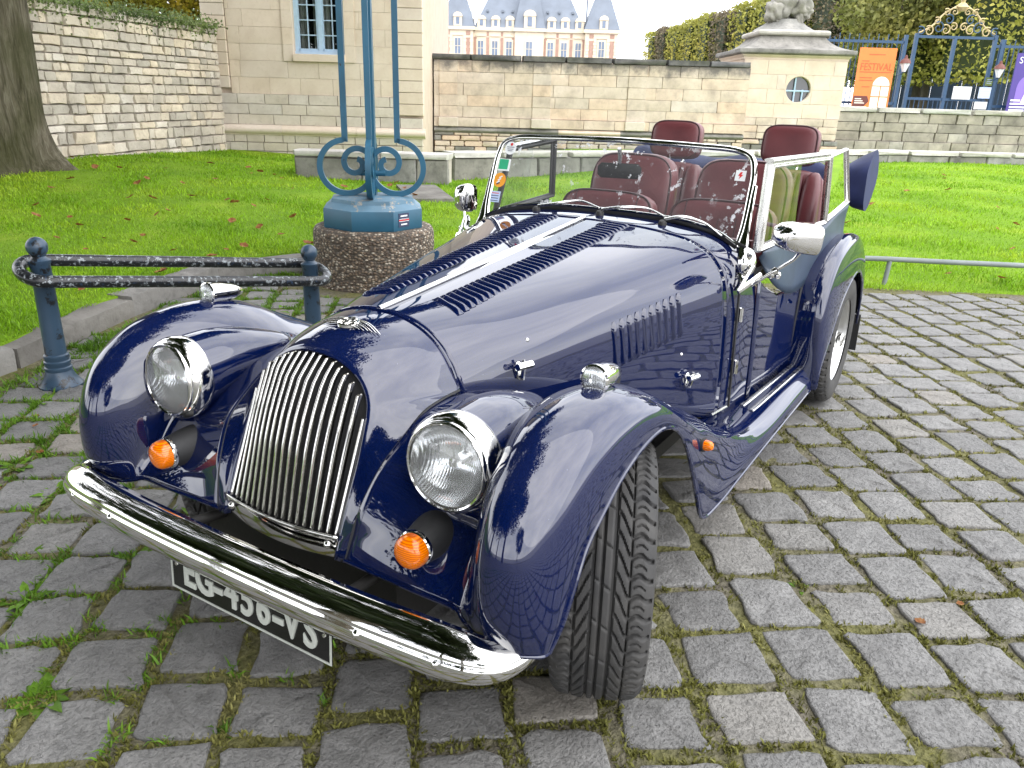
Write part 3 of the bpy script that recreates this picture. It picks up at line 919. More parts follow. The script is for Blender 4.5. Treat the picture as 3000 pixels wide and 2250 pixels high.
def masonry(parent, meshes, name, x0, x1, z0, z1, ch, lr, depth, gap, rnd, holes=(), jog=.0, y=0.0, proud=.01, alt=None, altp=0.0):
    """courses of single stones in the local frame of `parent`: x along, z up, front at -y"""
    z = z0; row = 0; cnt = 0
    while z < z1 - .02:
        h = min(ch * rnd.uniform(1 - jog, 1 + jog), z1 - z)
        if z1 - z - h < ch * .4: h = z1 - z
        x = x0 - (rnd.uniform(.2, .8) * lr[0] if row % 2 else 0)
        while x < x1 - .01:
            L = rnd.uniform(*lr)
            if x1 - x - L < lr[0] * .5: L = x1 - x
            xa, xb = max(x, x0), min(x + L, x1)
            spans = [(xa, xb)]
            for hx0, hx1, hz0, hz1 in holes:
                ns = []
                for s0, s1 in spans:
                    if z + h <= hz0 + .02 or z >= hz1 - .02 or s1 <= hx0 or s0 >= hx1: ns.append((s0, s1)); continue
                    if s0 < hx0 - .03: ns.append((s0, hx0))
                    if s1 > hx1 + .03: ns.append((hx1, s1))
                spans = ns
            for s0, s1 in spans:
                w = s1 - s0 - gap
                if w < .03: continue
                me = rnd.choice(meshes)
                if alt and rnd.random() < altp: me = rnd.choice(alt)
                m = Matrix.Translation(((s0 + s1) / 2, y - rnd.uniform(0, proud), z + h / 2)) @ Matrix.Diagonal((w * rnd.choice((1, -1)), depth, h - gap, 1))
                inst(me, name, parent, m); cnt += 1
            x += L
        z += h; row += 1
    return cnt
ASH = stone_set("ashlar_block", M['ashlar'], .0025, .001, 4, 10)
PLI = stone_set("plinth_block", M['plinth'], .012, .004, 5, 30)
RUB = stone_set("rubble_stone", M['rubble'], .05, .075, 16, 50)
OLD = stone_set("wall_block", M['oldwall'], .005, .004, 8, 80)
SOOT = stone_set("wall_block", M['soot'], .02, .012, 6, 100)
GRY = stone_set("wall_block", M['greystone'], .03, .02, 8, 120)
CAP = stone_set("coping_stone", M['palecap'], .03, .012, 5, 140)
SCAP = stone_set("coping_stone", M['soot'], .03, .012, 5, 160)
RUO = stone_set("wall_block", M['oldwall'], .05, .04, 8, 180)
def site_empty(name, a, d, z=0.0, rot=0.0):
    o = empty(name, S(a, d, z)); o.rotation_euler = (0, 0, SITE_ROT + rot); return o

# ------------------------------------------------------------------ rubble wall on the left
rw_ang = math.atan2(1.0, .20)                       # runs away from the street
rub = site_empty("rubble_wall", -7.56, 8.0, 0.0, rw_ang)
tag(rub, "pale rubble stone garden wall with ivy on top behind the tree", "wall")
WL = 8.62
MB().box((WL / 2, .22, 1.27), (WL, .30, 2.46)).build("wall_core", M['mortar'], rub, False)
rr = random.Random(21)
masonry(rub, RUB, "rubble_stone", 2.9, WL, .05, 2.46, .138, (.13, .42), .15, .012, rr, jog=.36, y=.07, proud=.025)
masonry(rub, RUB, "rubble_stone", 0, 2.9, .05, 2.46, .30, (.4, .8), .15, .02, rr, jog=.2, y=.07, proud=.025)
def leaf_cards(P, size, mat, name, parent=None, up=.0, aspect=.7, normal=None):
    """one small folded leaf per point"""
    n = len(P)
    u = nrg.normal(size=(n, 3)); u[:, 2] += up; u /= np.linalg.norm(u, axis=1)[:, None]
    w = nrg.normal(size=(n, 3)); w -= u * (w * u).sum(1)[:, None]; w /= np.linalg.norm(w, axis=1)[:, None]
    nrm = np.cross(u, w)
    s_ = (size if np.ndim(size) else np.full(n, size)) * nrg.uniform(.6, 1.3, n)
    a = s_[:, None]
    V = np.stack([P - u * a * .5, P + w * a * aspect * .5 + nrm * a * .12, P + u * a * .5, P - w * a * aspect * .5 + nrm * a * .12], 1).reshape(-1, 3)
    b = np.arange(n)[:, None] * 4
    F = np.concatenate([b + np.array([0, 1, 2]), b + np.array([0, 2, 3])], 0)
    return obj(name, np_mesh(name, V, F), mat, parent, False)
def clump_points(cs, n, shell=.55):
    """points inside a set of ellipsoid clumps (x,y,z,rx,ry,rz), mostly near their skins"""
    w = np.array([c[3] * c[4] + c[4] * c[5] + c[3] * c[5] for c in cs]); w /= w.sum()
    k = nrg.choice(len(cs), n, p=w)
    C_ = np.array(cs)[k]
    v = nrg.normal(size=(n, 3)); v /= np.linalg.norm(v, axis=1)[:, None]
    r_ = nrg.uniform(shell, 1.04, n) ** .8
    return C_[:, :3] + v * C_[:, 3:] * r_[:, None]
iv = np.stack([nrg.uniform(0, WL, 5200), nrg.normal(.10, .16, 5200), 2.47 + np.abs(nrg.normal(0, .09, 5200)) - .05], 1)
hang = np.stack([nrg.uniform(3, WL, 1500), np.full(1500, -.02) + nrg.normal(0, .02, 1500), 2.48 - np.abs(nrg.normal(0, .16, 1500)) * (.4 + .6 * np.sin(np.linspace(0, 40, 1500)) ** 2)], 1)
tag(leaf_cards(np.concatenate([iv, hang]), .055, M['ivy'], "ivy", rub), kind="stuff")

def bush(name, a, d, z, cs, n, size, mat, label, cat, group=None, core=True):
    t = site_empty(name, a, d, z)
    tag(t, label, cat, group)
    leaf_cards(clump_points(cs, n), size, mat, "foliage", t)
    st = MB()
    for c in cs:
        st.tube([(c[0] * .3, c[1] * .3, 0), (c[0] * .8, c[1] * .8, c[2] * .6), (c[0], c[1], c[2])], [.05, .035, .015], 6)
    st.build("stems", M['trunk'], t)
    return t
bush("shrub", -9.6, 19.2, .1, [(x, rr.uniform(-.4, .4), 2.85 + rr.uniform(-.2, .45), .8, .7, .85) for x in np.linspace(-1.6, 3.4, 9)], 9000, .13, M['yellow_leaf'], "yellowing shrub showing above the rubble wall beside the pale building", "shrub")
bush("shrub", -8.9, 20.4, .1, [(x, rr.uniform(-.4, .4), 3.2 + rr.uniform(-.2, .6), .8, .7, .9) for x in np.linspace(-1.6, 2.4, 7)], 6000, .15, M['dark_leaf'], "dark green shrub behind the yellowing one above the rubble wall", "shrub")

# ------------------------------------------------------------------ plane tree at the left edge
tree = site_empty("plane_tree", -6.75, 10.55, .28)
tag(tree, "thick mossy tree trunk at the left edge in front of the rubble wall", "tree")
tp = []
for z, r0 in ((-.25, 1.02), (-.05, .86), (.10, .74), (.28, .665), (.55, .615), (.95, .595), (1.5, .585), (2.2, .58), (3.2, .56), (4.2, .52), (5.2, .46)):
    ring = []
    for k in range(40):
        a = 2 * math.pi * k / 40
        rt = r0 * (1 + (.10 + .22 * max(0, .4 - z)) * math.sin(5 * a + 1.1) * max(.25, 1 - z) + .03 * math.sin(9 * a + z * 2) + .015 * math.sin(17 * a - z))
        ring.append(Vector((rt * math.cos(a) + .02 * z, rt * math.sin(a), z)))
    tp.append(ring)
trunk = MB().grid(loft([r_ + [r_[0]] for r_ in tp], 3, 1)).build("trunk", M['bark'], tree, True, 0)
lim = []
for k, (ax_, h1, sp) in enumerate(((.3, 7.0, 3.2), (1.5, 8.0, 2.4), (2.8, 7.2, 2.6), (4.2, 7.4, 3.0), (5.3, 7.0, 3.4))):
    e = Vector((sp * math.cos(ax_), sp * math.sin(ax_), h1)); lim.append(e)
    MB().tube(cr([Vector((.1, 0, 4.9)), Vector((e.x * .35, e.y * .35, 6.0)), e, e * 1.25], 4), [.26 - .018 * i for i in range(13)], 10).build("limb", M['bark'], tree)
Wc = Matrix.Rotation(-SITE_ROT, 3, 'Z')
cs = [(e.x * q + rr.uniform(-.6, .6), e.y * q + rr.uniform(-.6, .6), e.z + rr.uniform(-.5, 2.4), 1.6, 1.6, 1.2) for e in lim for q in (.5, .9, 1.2, 1.5)]
# the crown spreads far out over lawn, lamp and street
_tp = Vector(tree.location)
for k in range(76):
    x_ = rr.uniform(-8.5, 4.2)
    y_max = -5.5 if x_ < -3 else (-2.6 if x_ < -.5 else .4)
    q_ = Vector((x_, rr.uniform(-14.5, y_max) if k % 2 else rr.uniform(min(-6.0, y_max - 3), y_max), rr.uniform(7.2, 11.5))) - _tp
    v_ = Wc @ q_
    cs.append((v_.x, v_.y, v_.z, 1.7, 1.7, 1.15))
for k in range(16):
    v_ = Wc @ (Vector((rr.uniform(.3, 4.6), rr.uniform(-2.8, 1.0), rr.uniform(6.6, 9.2))) - _tp)
    cs.append((v_.x, v_.y, v_.z, 1.3, 1.3, .9))
leaf_cards(clump_points(cs, 52000, .2), .27, M['dark_leaf'], "crown", tree)
for _ in range(9):
    c_ = rr.choice(cs[20:]); MB().tube(cr([Vector((.1, 0, 4.8)), Vector((c_[0] * .4, c_[1] * .4, c_[2] * .72)), Vector((c_[0], c_[1], c_[2]))], 4), [.20 - .02 * i for i in range(9)], 8).build("limb", M['bark'], tree)

# ------------------------------------------------------------------ pale stone lodge
lodge = site_empty("stone_lodge", -6.15, 16.6, 0.0)
tag(lodge, "cream limestone lodge with quoins and a pale blue window left of centre", "building")
LW, LH, LD = 4.22, 5.6, 6.0
hx0, hx1, hz0, hz1 = 1.72, 2.72, 2.03, 4.15
core = MB()
core.box((hx0 / 2, LD / 2 + .08, LH / 2), (hx0, LD, LH)); core.box(((hx1 + LW) / 2, LD / 2 + .08, LH / 2), (LW - hx1, LD, LH))
core.box(((hx0 + hx1) / 2, LD / 2 + .08, hz0 / 2), (hx1 - hx0, LD, hz0)); core.box(((hx0 + hx1) / 2, LD / 2 + .08, (hz1 + LH) / 2), (hx1 - hx0, LD, LH - hz1))
core.build("wall", M['mortar_cream'], lodge, False)
rr = random.Random(31)
H_ = [(hx0 - .20, hx1 + .20, 1.89, hz1 + .2), (-.1, .44, 1.28, 9), (3.72, 4.6, .94, 9)]
masonry(lodge, ASH, "ashlar_block", 0, LW, 1.28, 4.6, .305, (.55, .95), .14, .0018, rr, H_, y=.07, proud=.0015)
masonry(lodge, PLI, "plinth_block", 0, LW, .70, 1.28, .195, (.35, .75), .16, .006, rr, [(3.72, 4.6, .94, 9)], y=.055, proud=.004)
masonry(lodge, PLI, "plinth_block", 0, LW, .02, .52, .17, (.25, .5), .16, .010, rr, y=.055, proud=.008)
for k in range(19):                                   # quoin chains with cut joints
    z0 = .945 + k * .2165
    for (xa, xb, ta) in ((3.725, 4.235, .945), (-.02, .425, 1.28)):
        if z0 < ta - .01 or z0 > 4.6: continue
        MB().cbox(((xa + xb) / 2, .04, z0 + .1065), (xb - xa, .17, .209), .007).build("quoin", M['ashlar'], lodge, True, 30)
tprof = [(0, .50), (-.035, .505), (-.040, .525), (-.055, .530), (-.090, .555), (-.105, .590), (-.100, .625), (-.075, .655), (-.045, .672), (-.040, .690), (0, .700)]
for (xa, xb) in ((-.06, 1.4), (1.404, 2.9), (2.904, 4.28)):
    o = MB().grid([[Vector((x, -.02 + y_, z)) for y_, z in tprof] for x in (xa, xb)])
    o.f.append(tuple(range(len(tprof)))); o.f.append(tuple(range(len(tprof), 2 * len(tprof))))
    o.build("base_moulding", M['ashlar'], lodge, True, 50)
MB().cbox(((hx0 + hx1) / 2, .03, 1.962), (hx1 - hx0 + .02, .22, .138), .006).build("window_sill", M['ashlar'], lodge, True, 30)
for x in (hx0 - .10, hx1 + .10):
    for k in range(7):
        MB().cbox((x, .055, 1.893 + .151 + k * .303), (.198, .17, .3015), .002).build("window_jamb", M['ashlar'], lodge, True, 30)
# casement window: two leaves, small panes, curtains behind
win = MB()
win.box(((hx0 + hx1) / 2, .17, hz0 + .03), (hx1 - hx0, .12, .06)); win.box((hx0 + .03, .19, 3.1), (.06, .08, 2.1)); win.box((hx1 - .03, .19, 3.1), (.06, .08, 2.1))
win.box(((hx0 + hx1) / 2, .175, 3.1), (.075, .07, 2.1)); win.box(((hx0 + hx1) / 2, .19, hz1 - .04), (hx1 - hx0, .08, .08))
window = win.build("window", M['frame_blue'], lodge, False)
for sx in (0, 1):
    xa = hx0 + .06 if sx == 0 else (hx0 + hx1) / 2 + .0375
    xb = (hx0 + hx1) / 2 - .0375 if sx == 0 else hx1 - .06
    fr = MB()
    for x in (xa + .0175, xb - .0175): fr.box((x, .185, 3.1), (.035, .05, 2.02))
    fr.box(((xa + xb) / 2, .185, hz0 + .085), (xb - xa, .05, .05))
    fr.build("casement", M['frame_blue'], window, False)
    MB().box(((xa + xb) / 2, .182, 3.1), (.020, .035, 2.0)).build("glazing_bar", M['frame_blue'], window, False)
    for k in range(1, 8):
        MB().box(((xa + xb) / 2, .184, hz0 + .085 + k * .268), (xb - xa, .035, .020)).build("glazing_bar", M['frame_blue'], window, False)
    for c in (0, 1):
        px0 = xa + .035 if c == 0 else (xa + xb) / 2 + .01; px1 = (xa + xb) / 2 - .01 if c == 0 else xb - .035
        for k in range(7):
            MB().box(((px0 + px1) / 2, .192, hz0 + .225 + k * .268), (px1 - px0, .004, .25)).build("pane", M['clear'], window, False)
    cw = [[Vector((x, .30 + .018 * math.sin(x * 75), z)) for z in (hz0, hz1)] for x in np.linspace(xa, xa + (.17 if sx == 0 else .14), 22)]
    MB().grid(cw).build("curtain", M['curtain'], window, True, 0)
cw = [[Vector((x, .34 + .018 * math.sin(x * 70), z)) for z in (hz0, hz1)] for x in np.linspace(hx0 + .34, hx0 + .62, 26)]
MB().grid(cw).build("curtain", M['curtain'], window, True, 0)
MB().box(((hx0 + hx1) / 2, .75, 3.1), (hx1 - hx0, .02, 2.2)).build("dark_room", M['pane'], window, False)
ro = MB(); ro.add([(-.3, -.3, LH), (LW + .3, -.3, LH), (LW + .3, LD + .4, LH), (-.3, LD + .4, LH), (1.6, 2.6, LH + 2.4), (LW - 1.6, 2.6, LH + 2.4)], [(0, 1, 5, 4), (1, 2, 5), (2, 3, 4, 5), (3, 0, 4), (0, 3, 2, 1)])
ro.build("roof", M['slate'], lodge, False)

# ------------------------------------------------------------------ long garden wall, corner pavilion, low wall
gw = site_empty("garden_wall", -1.90, 18.5, 0.0, R(1.2))
tag(gw, "weathered cream stone wall with a blackened coping between lodge and pavilion", "wall")
GL = 6.95
MB().box((GL / 2, .30, 1.08), (GL, .44, 2.04)).build("wall_core", M['mortar_cream'], gw, False)
rr = random.Random(41)
masonry(gw, OLD, "wall_block", 0, GL, .90, 1.84, .235, (.5, 1.1), .14, .0025, rr, jog=.05, y=.06, proud=.004)
masonry(gw, OLD, "wall_block", 0, GL, 1.84, 2.075, .235, (.35, .8), .14, .006, rr, jog=.0, y=.058, proud=.004)
masonry(gw, OLD, "wall_block", 0, GL, .70, .895, .195, (.4, .9), .16, .005, rr, y=.035, proud=.008, alt=GRY, altp=.15)
masonry(gw, RUO, "wall_block", 0, GL, .02, .575, .135, (.2, .45), .16, .012, rr, jog=.15, y=.05, proud=.02, alt=GRY, altp=.25)
masonry(gw, SCAP, "coping_stone", -.04, GL, 2.08, 2.20, .12, (.7, 1.3), .56, .005, rr, y=.24, proud=.004)
for x0 in (.12, 2.18, 4.28):                           # flat pilasters with a block at the foot
    for k in range(5): MB().cbox((x0 + .2, .015, .90 + .117 + k * .2345), (.40, .10, .230), .006).build("pilaster_block", M['oldwall'], gw, True, 30)
    MB().cbox((x0 + .2, -.02, .80), (.44, .14, .20), .012).build("pilaster_foot", M['plinth'], gw, True, 30)
for k in range(5):
    o = MB().grid([[Vector((x, .015 + y_ * .8, z)) for y_, z in [(p[0], .56 + (p[1] - .5) * .65) for p in tprof]] for x in (k * GL / 5 + .004, (k + 1) * GL / 5)])
    o.build("base_moulding", M['greystone'] if k != 2 else M['oldwall'], gw, True, 50)

pav = site_empty("corner_pavilion", 4.98, 19.0, 0.0, R(-1.0))
tag(pav, "square stone gate pavilion with a round barred window and a statue on its stepped roof", "gate pillar")
PW = 2.28
pc = MB(); pc.box((PW / 2, PW / 2 + .10, 1.45), (PW, PW, 1.75)); pc.build("wall", M['ashlar'], pav, False)
rr = random.Random(51)
ocx, ocz, ocr = 1.27, 1.67, .283
masonry(pav, OLD, "wall_block", .02, PW - .02, .60, 1.06, .150, (.25, .6), .16, .010, rr, jog=.15, y=.05, proud=.02)
masonry(pav, RUO, "wall_block", -.05, PW + .05, .02, .58, .16, (.25, .55), .18, .012, rr, jog=.15, y=.04, proud=.02, alt=GRY, altp=.35)
masonry(pav, ASH, "ashlar_block", 0, PW, 1.06, 2.28, .305, (.55, .85), .14, .002, rr, [(ocx - .305, ocx + .305, 1.365, 1.975)], y=.05, proud=.0015)
# stones round the oculus: annulus of wedge blocks filling the square hole
for k in range(16):
    a0, a1 = 2 * math.pi * k / 16 + .003, 2 * math.pi * (k + 1) / 16 - .003
    sq = lambda a: min(.304 / max(abs(math.cos(a)), 1e-6), .304 / max(abs(math.sin(a)), 1e-6))
    am = (a0 + a1) / 2
    inner = [(ocr * math.cos(a), ocr * math.sin(a)) for a in (a0, am, a1)]
    corner = [c for c in (R(45), R(135), R(225), R(315)) if a0 - .01 < c < a1 + .01]
    outer = [(sq(a) * math.cos(a), sq(a) * math.sin(a)) for a in (a1, corner[0] if corner else am, a0)]
    poly = [(ocx + x, ocz + z) for x, z in inner + outer]
    wd = MB(); n = 6
    wd.add([(x, -.022, z) for x, z in poly] + [(x, .10, z) for x, z in poly], [tuple(range(n)), tuple(range(2 * n - 1, n - 1, -1))] + [(i, n + i, n + (i + 1) % n, (i + 1) % n) for i in range(n)])
    wd.build("oculus_stone", M['ashlar'], pav, False)
YM = Matrix.Translation((ocx, .06, ocz)) @ Matrix.Rotation(math.pi / 2, 4, 'X')
oc = MB().lathe([(ocr + .002, .075), (ocr - .012, .07), (ocr - .015, -.02), (ocr - .03, -.03)], 40, YM).build("round_window", M['ashlar'], pav, True, 40)
MB().lathe([(0, -.022), (ocr - .012, -.022)], 40, YM).build("pane", M['pane'], oc, False)
for p, q in (((-.07, -.27), (-.07, .27)), ((-.28, -.03), (.28, -.03)), ((.11, -.26), (.11, .0))):
    MB().tube([(ocx + p[0], .045, ocz + p[1]), (ocx + q[0], .045, ocz + q[1])], .020, 8).build("window_bar", M['frame_blue'], oc)
for k, (x, z, r0, mt) in enumerate(((-.19, .03, .075, 'red'), (.05, .12, .10, 'palecap'), (.02, -.14, .13, 'poster_brown'), (.20, -.16, .09, 'palecap'))):
    MB().lathe([(0, .008 - .02), (r0, .006 - .02)], 14, Matrix.Translation((x, 0, z)) @ YM).build("pane_reflection_shape", M[mt], oc, False) if False else None
def tier(poly_half, zs, mat, name, parent, cx, cy):
    rows_ = []
    for hw, z in zip(poly_half, zs):
        rows_.append([Vector((cx + sx * hw, cy + sy * hw, z)) for sx, sy in ((-1, -1), (0, -1), (1, -1), (1, 0), (1, 1), (0, 1), (-1, 1), (-1, 0))])
    mb = MB().grid(rows_, closed_j=True); n = len(rows_)
    mb.f.append(tuple(range(8))); mb.f.append(tuple(range((n - 1) * 8, n * 8)))
    return mb.build(name, mat, parent, True, 32)
cxp, cyp = PW / 2, PW / 2 + .03
tier([1.150, 1.165, 1.165, 1.175, 1.20, 1.205], [2.275, 2.285, 2.325, 2.335, 2.36, 2.385], M['ashlar'], "cornice", pav, cxp, cyp)
tier([1.20, 1.27, 1.285, 1.285, 1.27], [2.386, 2.40, 2.42, 2.475, 2.50], M['greystone'], "cornice_slab", pav, cxp, cyp)
tier([1.25, 1.16, 1.05, .93, .83, .76, .73, .72], [2.50, 2.515, 2.55, 2.60, 2.67, 2.74, 2.79, 2.805], M['greystone'], "roof_slope", pav, cxp, cyp)
tier([.72, .775, .80, .805, .79, .74], [2.806, 2.815, 2.84, 2.88, 2.91, 2.93], M['palecap'], "roof_torus", pav, cxp, cyp)
stt = site_empty("statue", 6.10, 20.1, 2.93)
tag(stt, "weathered grey stone animal group crowning the corner pavilion, top out of frame", "statue")
MB().grid([[Vector((math.cos(a) * hw * (1 + .12 * math.cos(2 * a)), math.sin(a) * hw * .9, z)) for a in [2 * math.pi * k / 24 for k in range(25)]] for hw, z in ((.66, 0), (.60, .05), (.46, .13), (.37, .20), (.33, .26))]).build("plinth", M['statue'], stt, True, 0)
def lumpy(name, c, r3, seed, parent, amp=.22, n=30):
    r_ = np.random.default_rng(seed)
    ks = r_.normal(size=(14, 3)) * 4.2; phs = r_.uniform(0, 6.28, 14)
    rows_ = []
    for i in range(n + 1):
        th = -math.pi / 2 + math.pi * i / n; row = []
        for k in range(2 * n):
            ph = 2 * math.pi * k / (2 * n)
            v = np.array([math.cos(th) * math.cos(ph), math.cos(th) * math.sin(ph), math.sin(th)])
            q = 1 + amp * float(np.mean(np.sin(ks @ v + phs)) * 2.2)
            row.append(Vector((c[0] + v[0] * r3[0] * q, c[1] + v[1] * r3[1] * q, c[2] + v[2] * r3[2] * q)))
        rows_.append(row)
    return MB().grid(rows_, closed_j=True).build(name, M['statue'], parent, True, 0)
lumpy("body", (-.06, 0, .52), (.44, .33, .36), 3, stt, .30)
lumpy("haunch", (-.30, -.10, .42), (.22, .22, .26), 4, stt, .25)
lumpy("chest", (.22, -.06, .56), (.30, .26, .30), 5, stt, .35)
lumpy("mane", (.36, -.10, .44), (.17, .18, .17), 9, stt, .4)
lumpy("foreleg", (.26, -.16, .26), (.11, .11, .24), 7, stt, .2)
lumpy("hind_leg", (-.20, -.14, .22), (.12, .13, .22), 8, stt, .2)
lumpy("rider", (-.08, .02, .98), (.26, .24, .36), 12, stt, .3)
lumpy("neck_and_head", (.20, .0, 1.05), (.20, .18, .38), 13, stt, .3)

lw = site_empty("low_wall", 7.42, 19.5, 0.0, R(-.6))
tag(lw, "low grey stone wall with a pale coping below the posters on the right", "wall")
MB().box((3.6, .3, .62), (7.2, .44, 1.24)).build("wall_core", M['mortar'], lw, False)
rr = random.Random(61)
LOWS = stone_set("wall_block", M['lowstone'], .02, .02, 8, 220)
masonry(lw, LOWS, "wall_block", 0, 7.2, .60, 1.23, .21, (.3, .8), .15, .007, rr, jog=.14, y=.06, proud=.012)
masonry(lw, LOWS, "wall_block", 0, 7.2, .02, .60, .19, (.3, .6), .16, .008, rr, jog=.12, y=.035, proud=.02)
masonry(lw, CAP, "coping_stone", -.02, 7.2, 1.235, 1.345, .11, (.7, 1.4), .60, .006, rr, y=.24, proud=.004)

def ledge(name, A, B, zt, label):
    (a0, d0), (a1, d1) = A, B
    L = math.hypot(a1 - a0, d1 - d0)
    t = site_empty(name, a0, d0, 0, math.atan2(d1 - d0, a1 - a0))
    tag(t, label, "stone ledge")
    MB().box((L / 2, .22, zt / 2 - .04), (L, .34, zt - .10)).build("ledge_core", M['mortar'], t, False)
    rr_ = random.Random(int(L * 100))
    masonry(t, GRY, "wall_block", 0, L, .0, zt - .085, max(.2, zt - .09), (.5, 1.2), .12, .010, rr_, y=.05, proud=.01)
    masonry(t, CAP, "coping_stone", -.02, L + .02, zt - .085, zt, .085, (.8, 1.5), .46, .008, rr_, y=.20, proud=.006)
ledge("stone_ledge", (-3.3, 12.0), (-1.02, 11.9), .545, "short grey stone ledge seen behind the foot of the lamp post")
ledge("stone_ledge", (-1.0, 12.6), (8.0, 16.9), .53, "long grey stone ledge between the lawn and the garden wall")
ledge("stone_ledge", (8.05, 16.9), (16.0, 17.4), .52, "stone ledge across the right lawn below the low wall")
g = MB().box((0, 0, 0), (.55, 1.6, .05)); o = g.build("path", M['kerb'], None, False, loc=S(-1.25, 10.7, lawn_z(-1.25, 10.7) + .01), rot=(0, 0, SITE_ROT + .25)); tag(o, kind="structure")
# =================================================================== the car
# car frame = world frame: +X forward, +Y the car's left, origin on the ground under the front axle
car = empty("classic_roadster", (0, 0, 0))
tag(car, "navy blue vintage open roadster with chrome bumper and burgundy leather seats", "car")

def mir(P, s):
    return [[Vector((p.x, p.y * s, p.z)) for p in row] for row in P] if isinstance(P[0], (list, tuple)) else [Vector((p.x, p.y * s, p.z)) for p in P]
def surf(name, P, mat, parent=car, th=.004, sharp=50):
    o = MB().grid(P).build(name, mat, parent, True, sharp)
    if th:
        md = o.modifiers.new("sheet", 'SOLIDIFY'); md.thickness = th; md.offset = 0
    return o

# ---- bonnet: half sections from the hinge line down the flank
BON = [
    (0.000, [(0, .857), (.05, .855), (.10, .845), (.15, .824), (.195, .787), (.225, .742), (.243, .69), (.250, .63), (.252, .57)]),
    (-.120, [(0, .868), (.07, .866), (.13, .856), (.19, .833), (.235, .796), (.263, .748), (.279, .69), (.286, .62), (.289, .55)]),
    (-.300, [(0, .885), (.09, .882), (.17, .870), (.235, .846), (.285, .808), (.315, .758), (.331, .69), (.338, .61), (.341, .52)]),
    (-.550, [(0, .908), (.11, .905), (.21, .893), (.29, .871), (.345, .834), (.377, .782), (.394, .71), (.402, .60), (.404, .48)]),
    (-.820, [(0, .934), (.13, .931), (.25, .919), (.345, .897), (.41, .858), (.447, .803), (.466, .72), (.474, .58), (.476, .42)]),
    (-1.10, [(0, .962), (.15, .959), (.29, .948), (.40, .928), (.475, .890), (.518, .835), (.541, .74), (.552, .56), (.555, .33)]),
]
bon_sec = [[(u, y, z) for y, z in prof] for u, prof in BON]
SCU = [(u_, [(y * k_, z + dz_) for y, z in BON[-1][1]]) for u_, k_, dz_ in ((-1.16, 1.024, .003), (-1.22, 1.040, .004), (-1.335, 1.055, -.006))]
_allP = loft(bon_sec + [[(u, y, z) for y, z in pr_] for u, pr_ in SCU], 8, 6)
bonP = _allP[:41]                                       # bonnet and scuttle are one sweep, parted at the joint
scuP = [[p + Vector((-.003, 0, 0)) for p in _allP[40]]] + _allP[41:]
def bon_at(u, j):
    """point + frame on the left bonnet half at station u, profile parameter j (0..8)"""
    us = [bonP[i][0].x for i in range(len(bonP))]
    i = 0
    while i < len(us) - 2 and us[i + 1] > u: i += 1
    t = (u - us[i]) / (us[i + 1] - us[i])
    jj = max(0, min(j * 6, len(bonP[0]) - 1.001)); k = int(jj); w = jj - k
    P = lambda a, b: bonP[a][b]
    p = (P(i, k).lerp(P(i, k + 1), w)).lerp(P(i + 1, k).lerp(P(i + 1, k + 1), w), t)
    du = (P(i, k) - P(i + 1, k)).normalized()
    dj = (P(i, k + 1) - P(i, k)).lerp(P(i + 1, k + 1) - P(i + 1, k), t).normalized()
    n = dj.cross(du) * -1
    if n.z < 0 and n.y < 0: n = -n
    dj = (dj - du * dj.dot(du)).normalized()
    n = du.cross(dj)
    if n.y + n.z < 0: n = -n
    return p, du, dj, n
def jof_y(u, y):
    lo, hi = 0, 8
    for _ in range(30):
        m_ = (lo + hi) / 2
        if bon_at(u, m_)[0].y < y: lo = m_
        else: hi = m_
    return lo
def jof_z(u, z):
    lo, hi = 0, 8
    for _ in range(30):
        m_ = (lo + hi) / 2
        if bon_at(u, m_)[0].z > z: lo = m_
        else: hi = m_
    return lo

def louvre_mesh(L, W, H, name, nx=7, ny=11):
    rows = []
    for i in range(nx):
        x = -W / 2 + W * i / (nx - 1)
        q = i / (nx - 1)
        prof = math.sin(math.pi * min(1, q * 1.15)) ** .8 if q < .87 else 0.0
        row = []
        for j in range(ny):
            y = -L / 2 + L * j / (ny - 1)
            e = min(1, (L / 2 - abs(y)) / (W * .9))
            row.append((x, y, H * prof * math.sqrt(max(0, 1 - (1 - e) ** 2)) - .0008))
        rows.append(row)
    mb = MB().grid(rows)
    me = bpy.data.meshes.new(name); me.from_pydata(mb.v, [], mb.f); finish(me, True, 60); me.materials.append(M['paint'])
    return me
top_louvre = louvre_mesh(.100, .0210, .0105, "louvre")
def side_louvre_mesh():
    # pressed scoop: rises towards the rear, drops away sharply, head rounded over
    L, W, H = .140, .0165, .0115
    rows = []
    for j in range(17):
        t = j / 16; y = -L / 2 + L * t
        e_ = min(1.0, t / .10) ** .5 * min(1.0, (1 - t) / .13) ** .55
        sh = .012 * max(0.0, (t - .80) / .20) ** 2
        row = [(x * W - W / 2 + sh, y, h * H * e_ - .001) for x, h in ((0, 0), (.12, .22), (.35, .62), (.55, .90), (.68, 1.0), (.78, .97), (.84, .75), (.87, .0))]
        rows.append(row)
    mb = MB().grid(rows)
    me = bpy.data.meshes.new("louvre"); me.from_pydata(mb.v, [], mb.f); finish(me, True, 60); me.materials.append(M['paint'])
    return me
side_louvre = side_louvre_mesh()
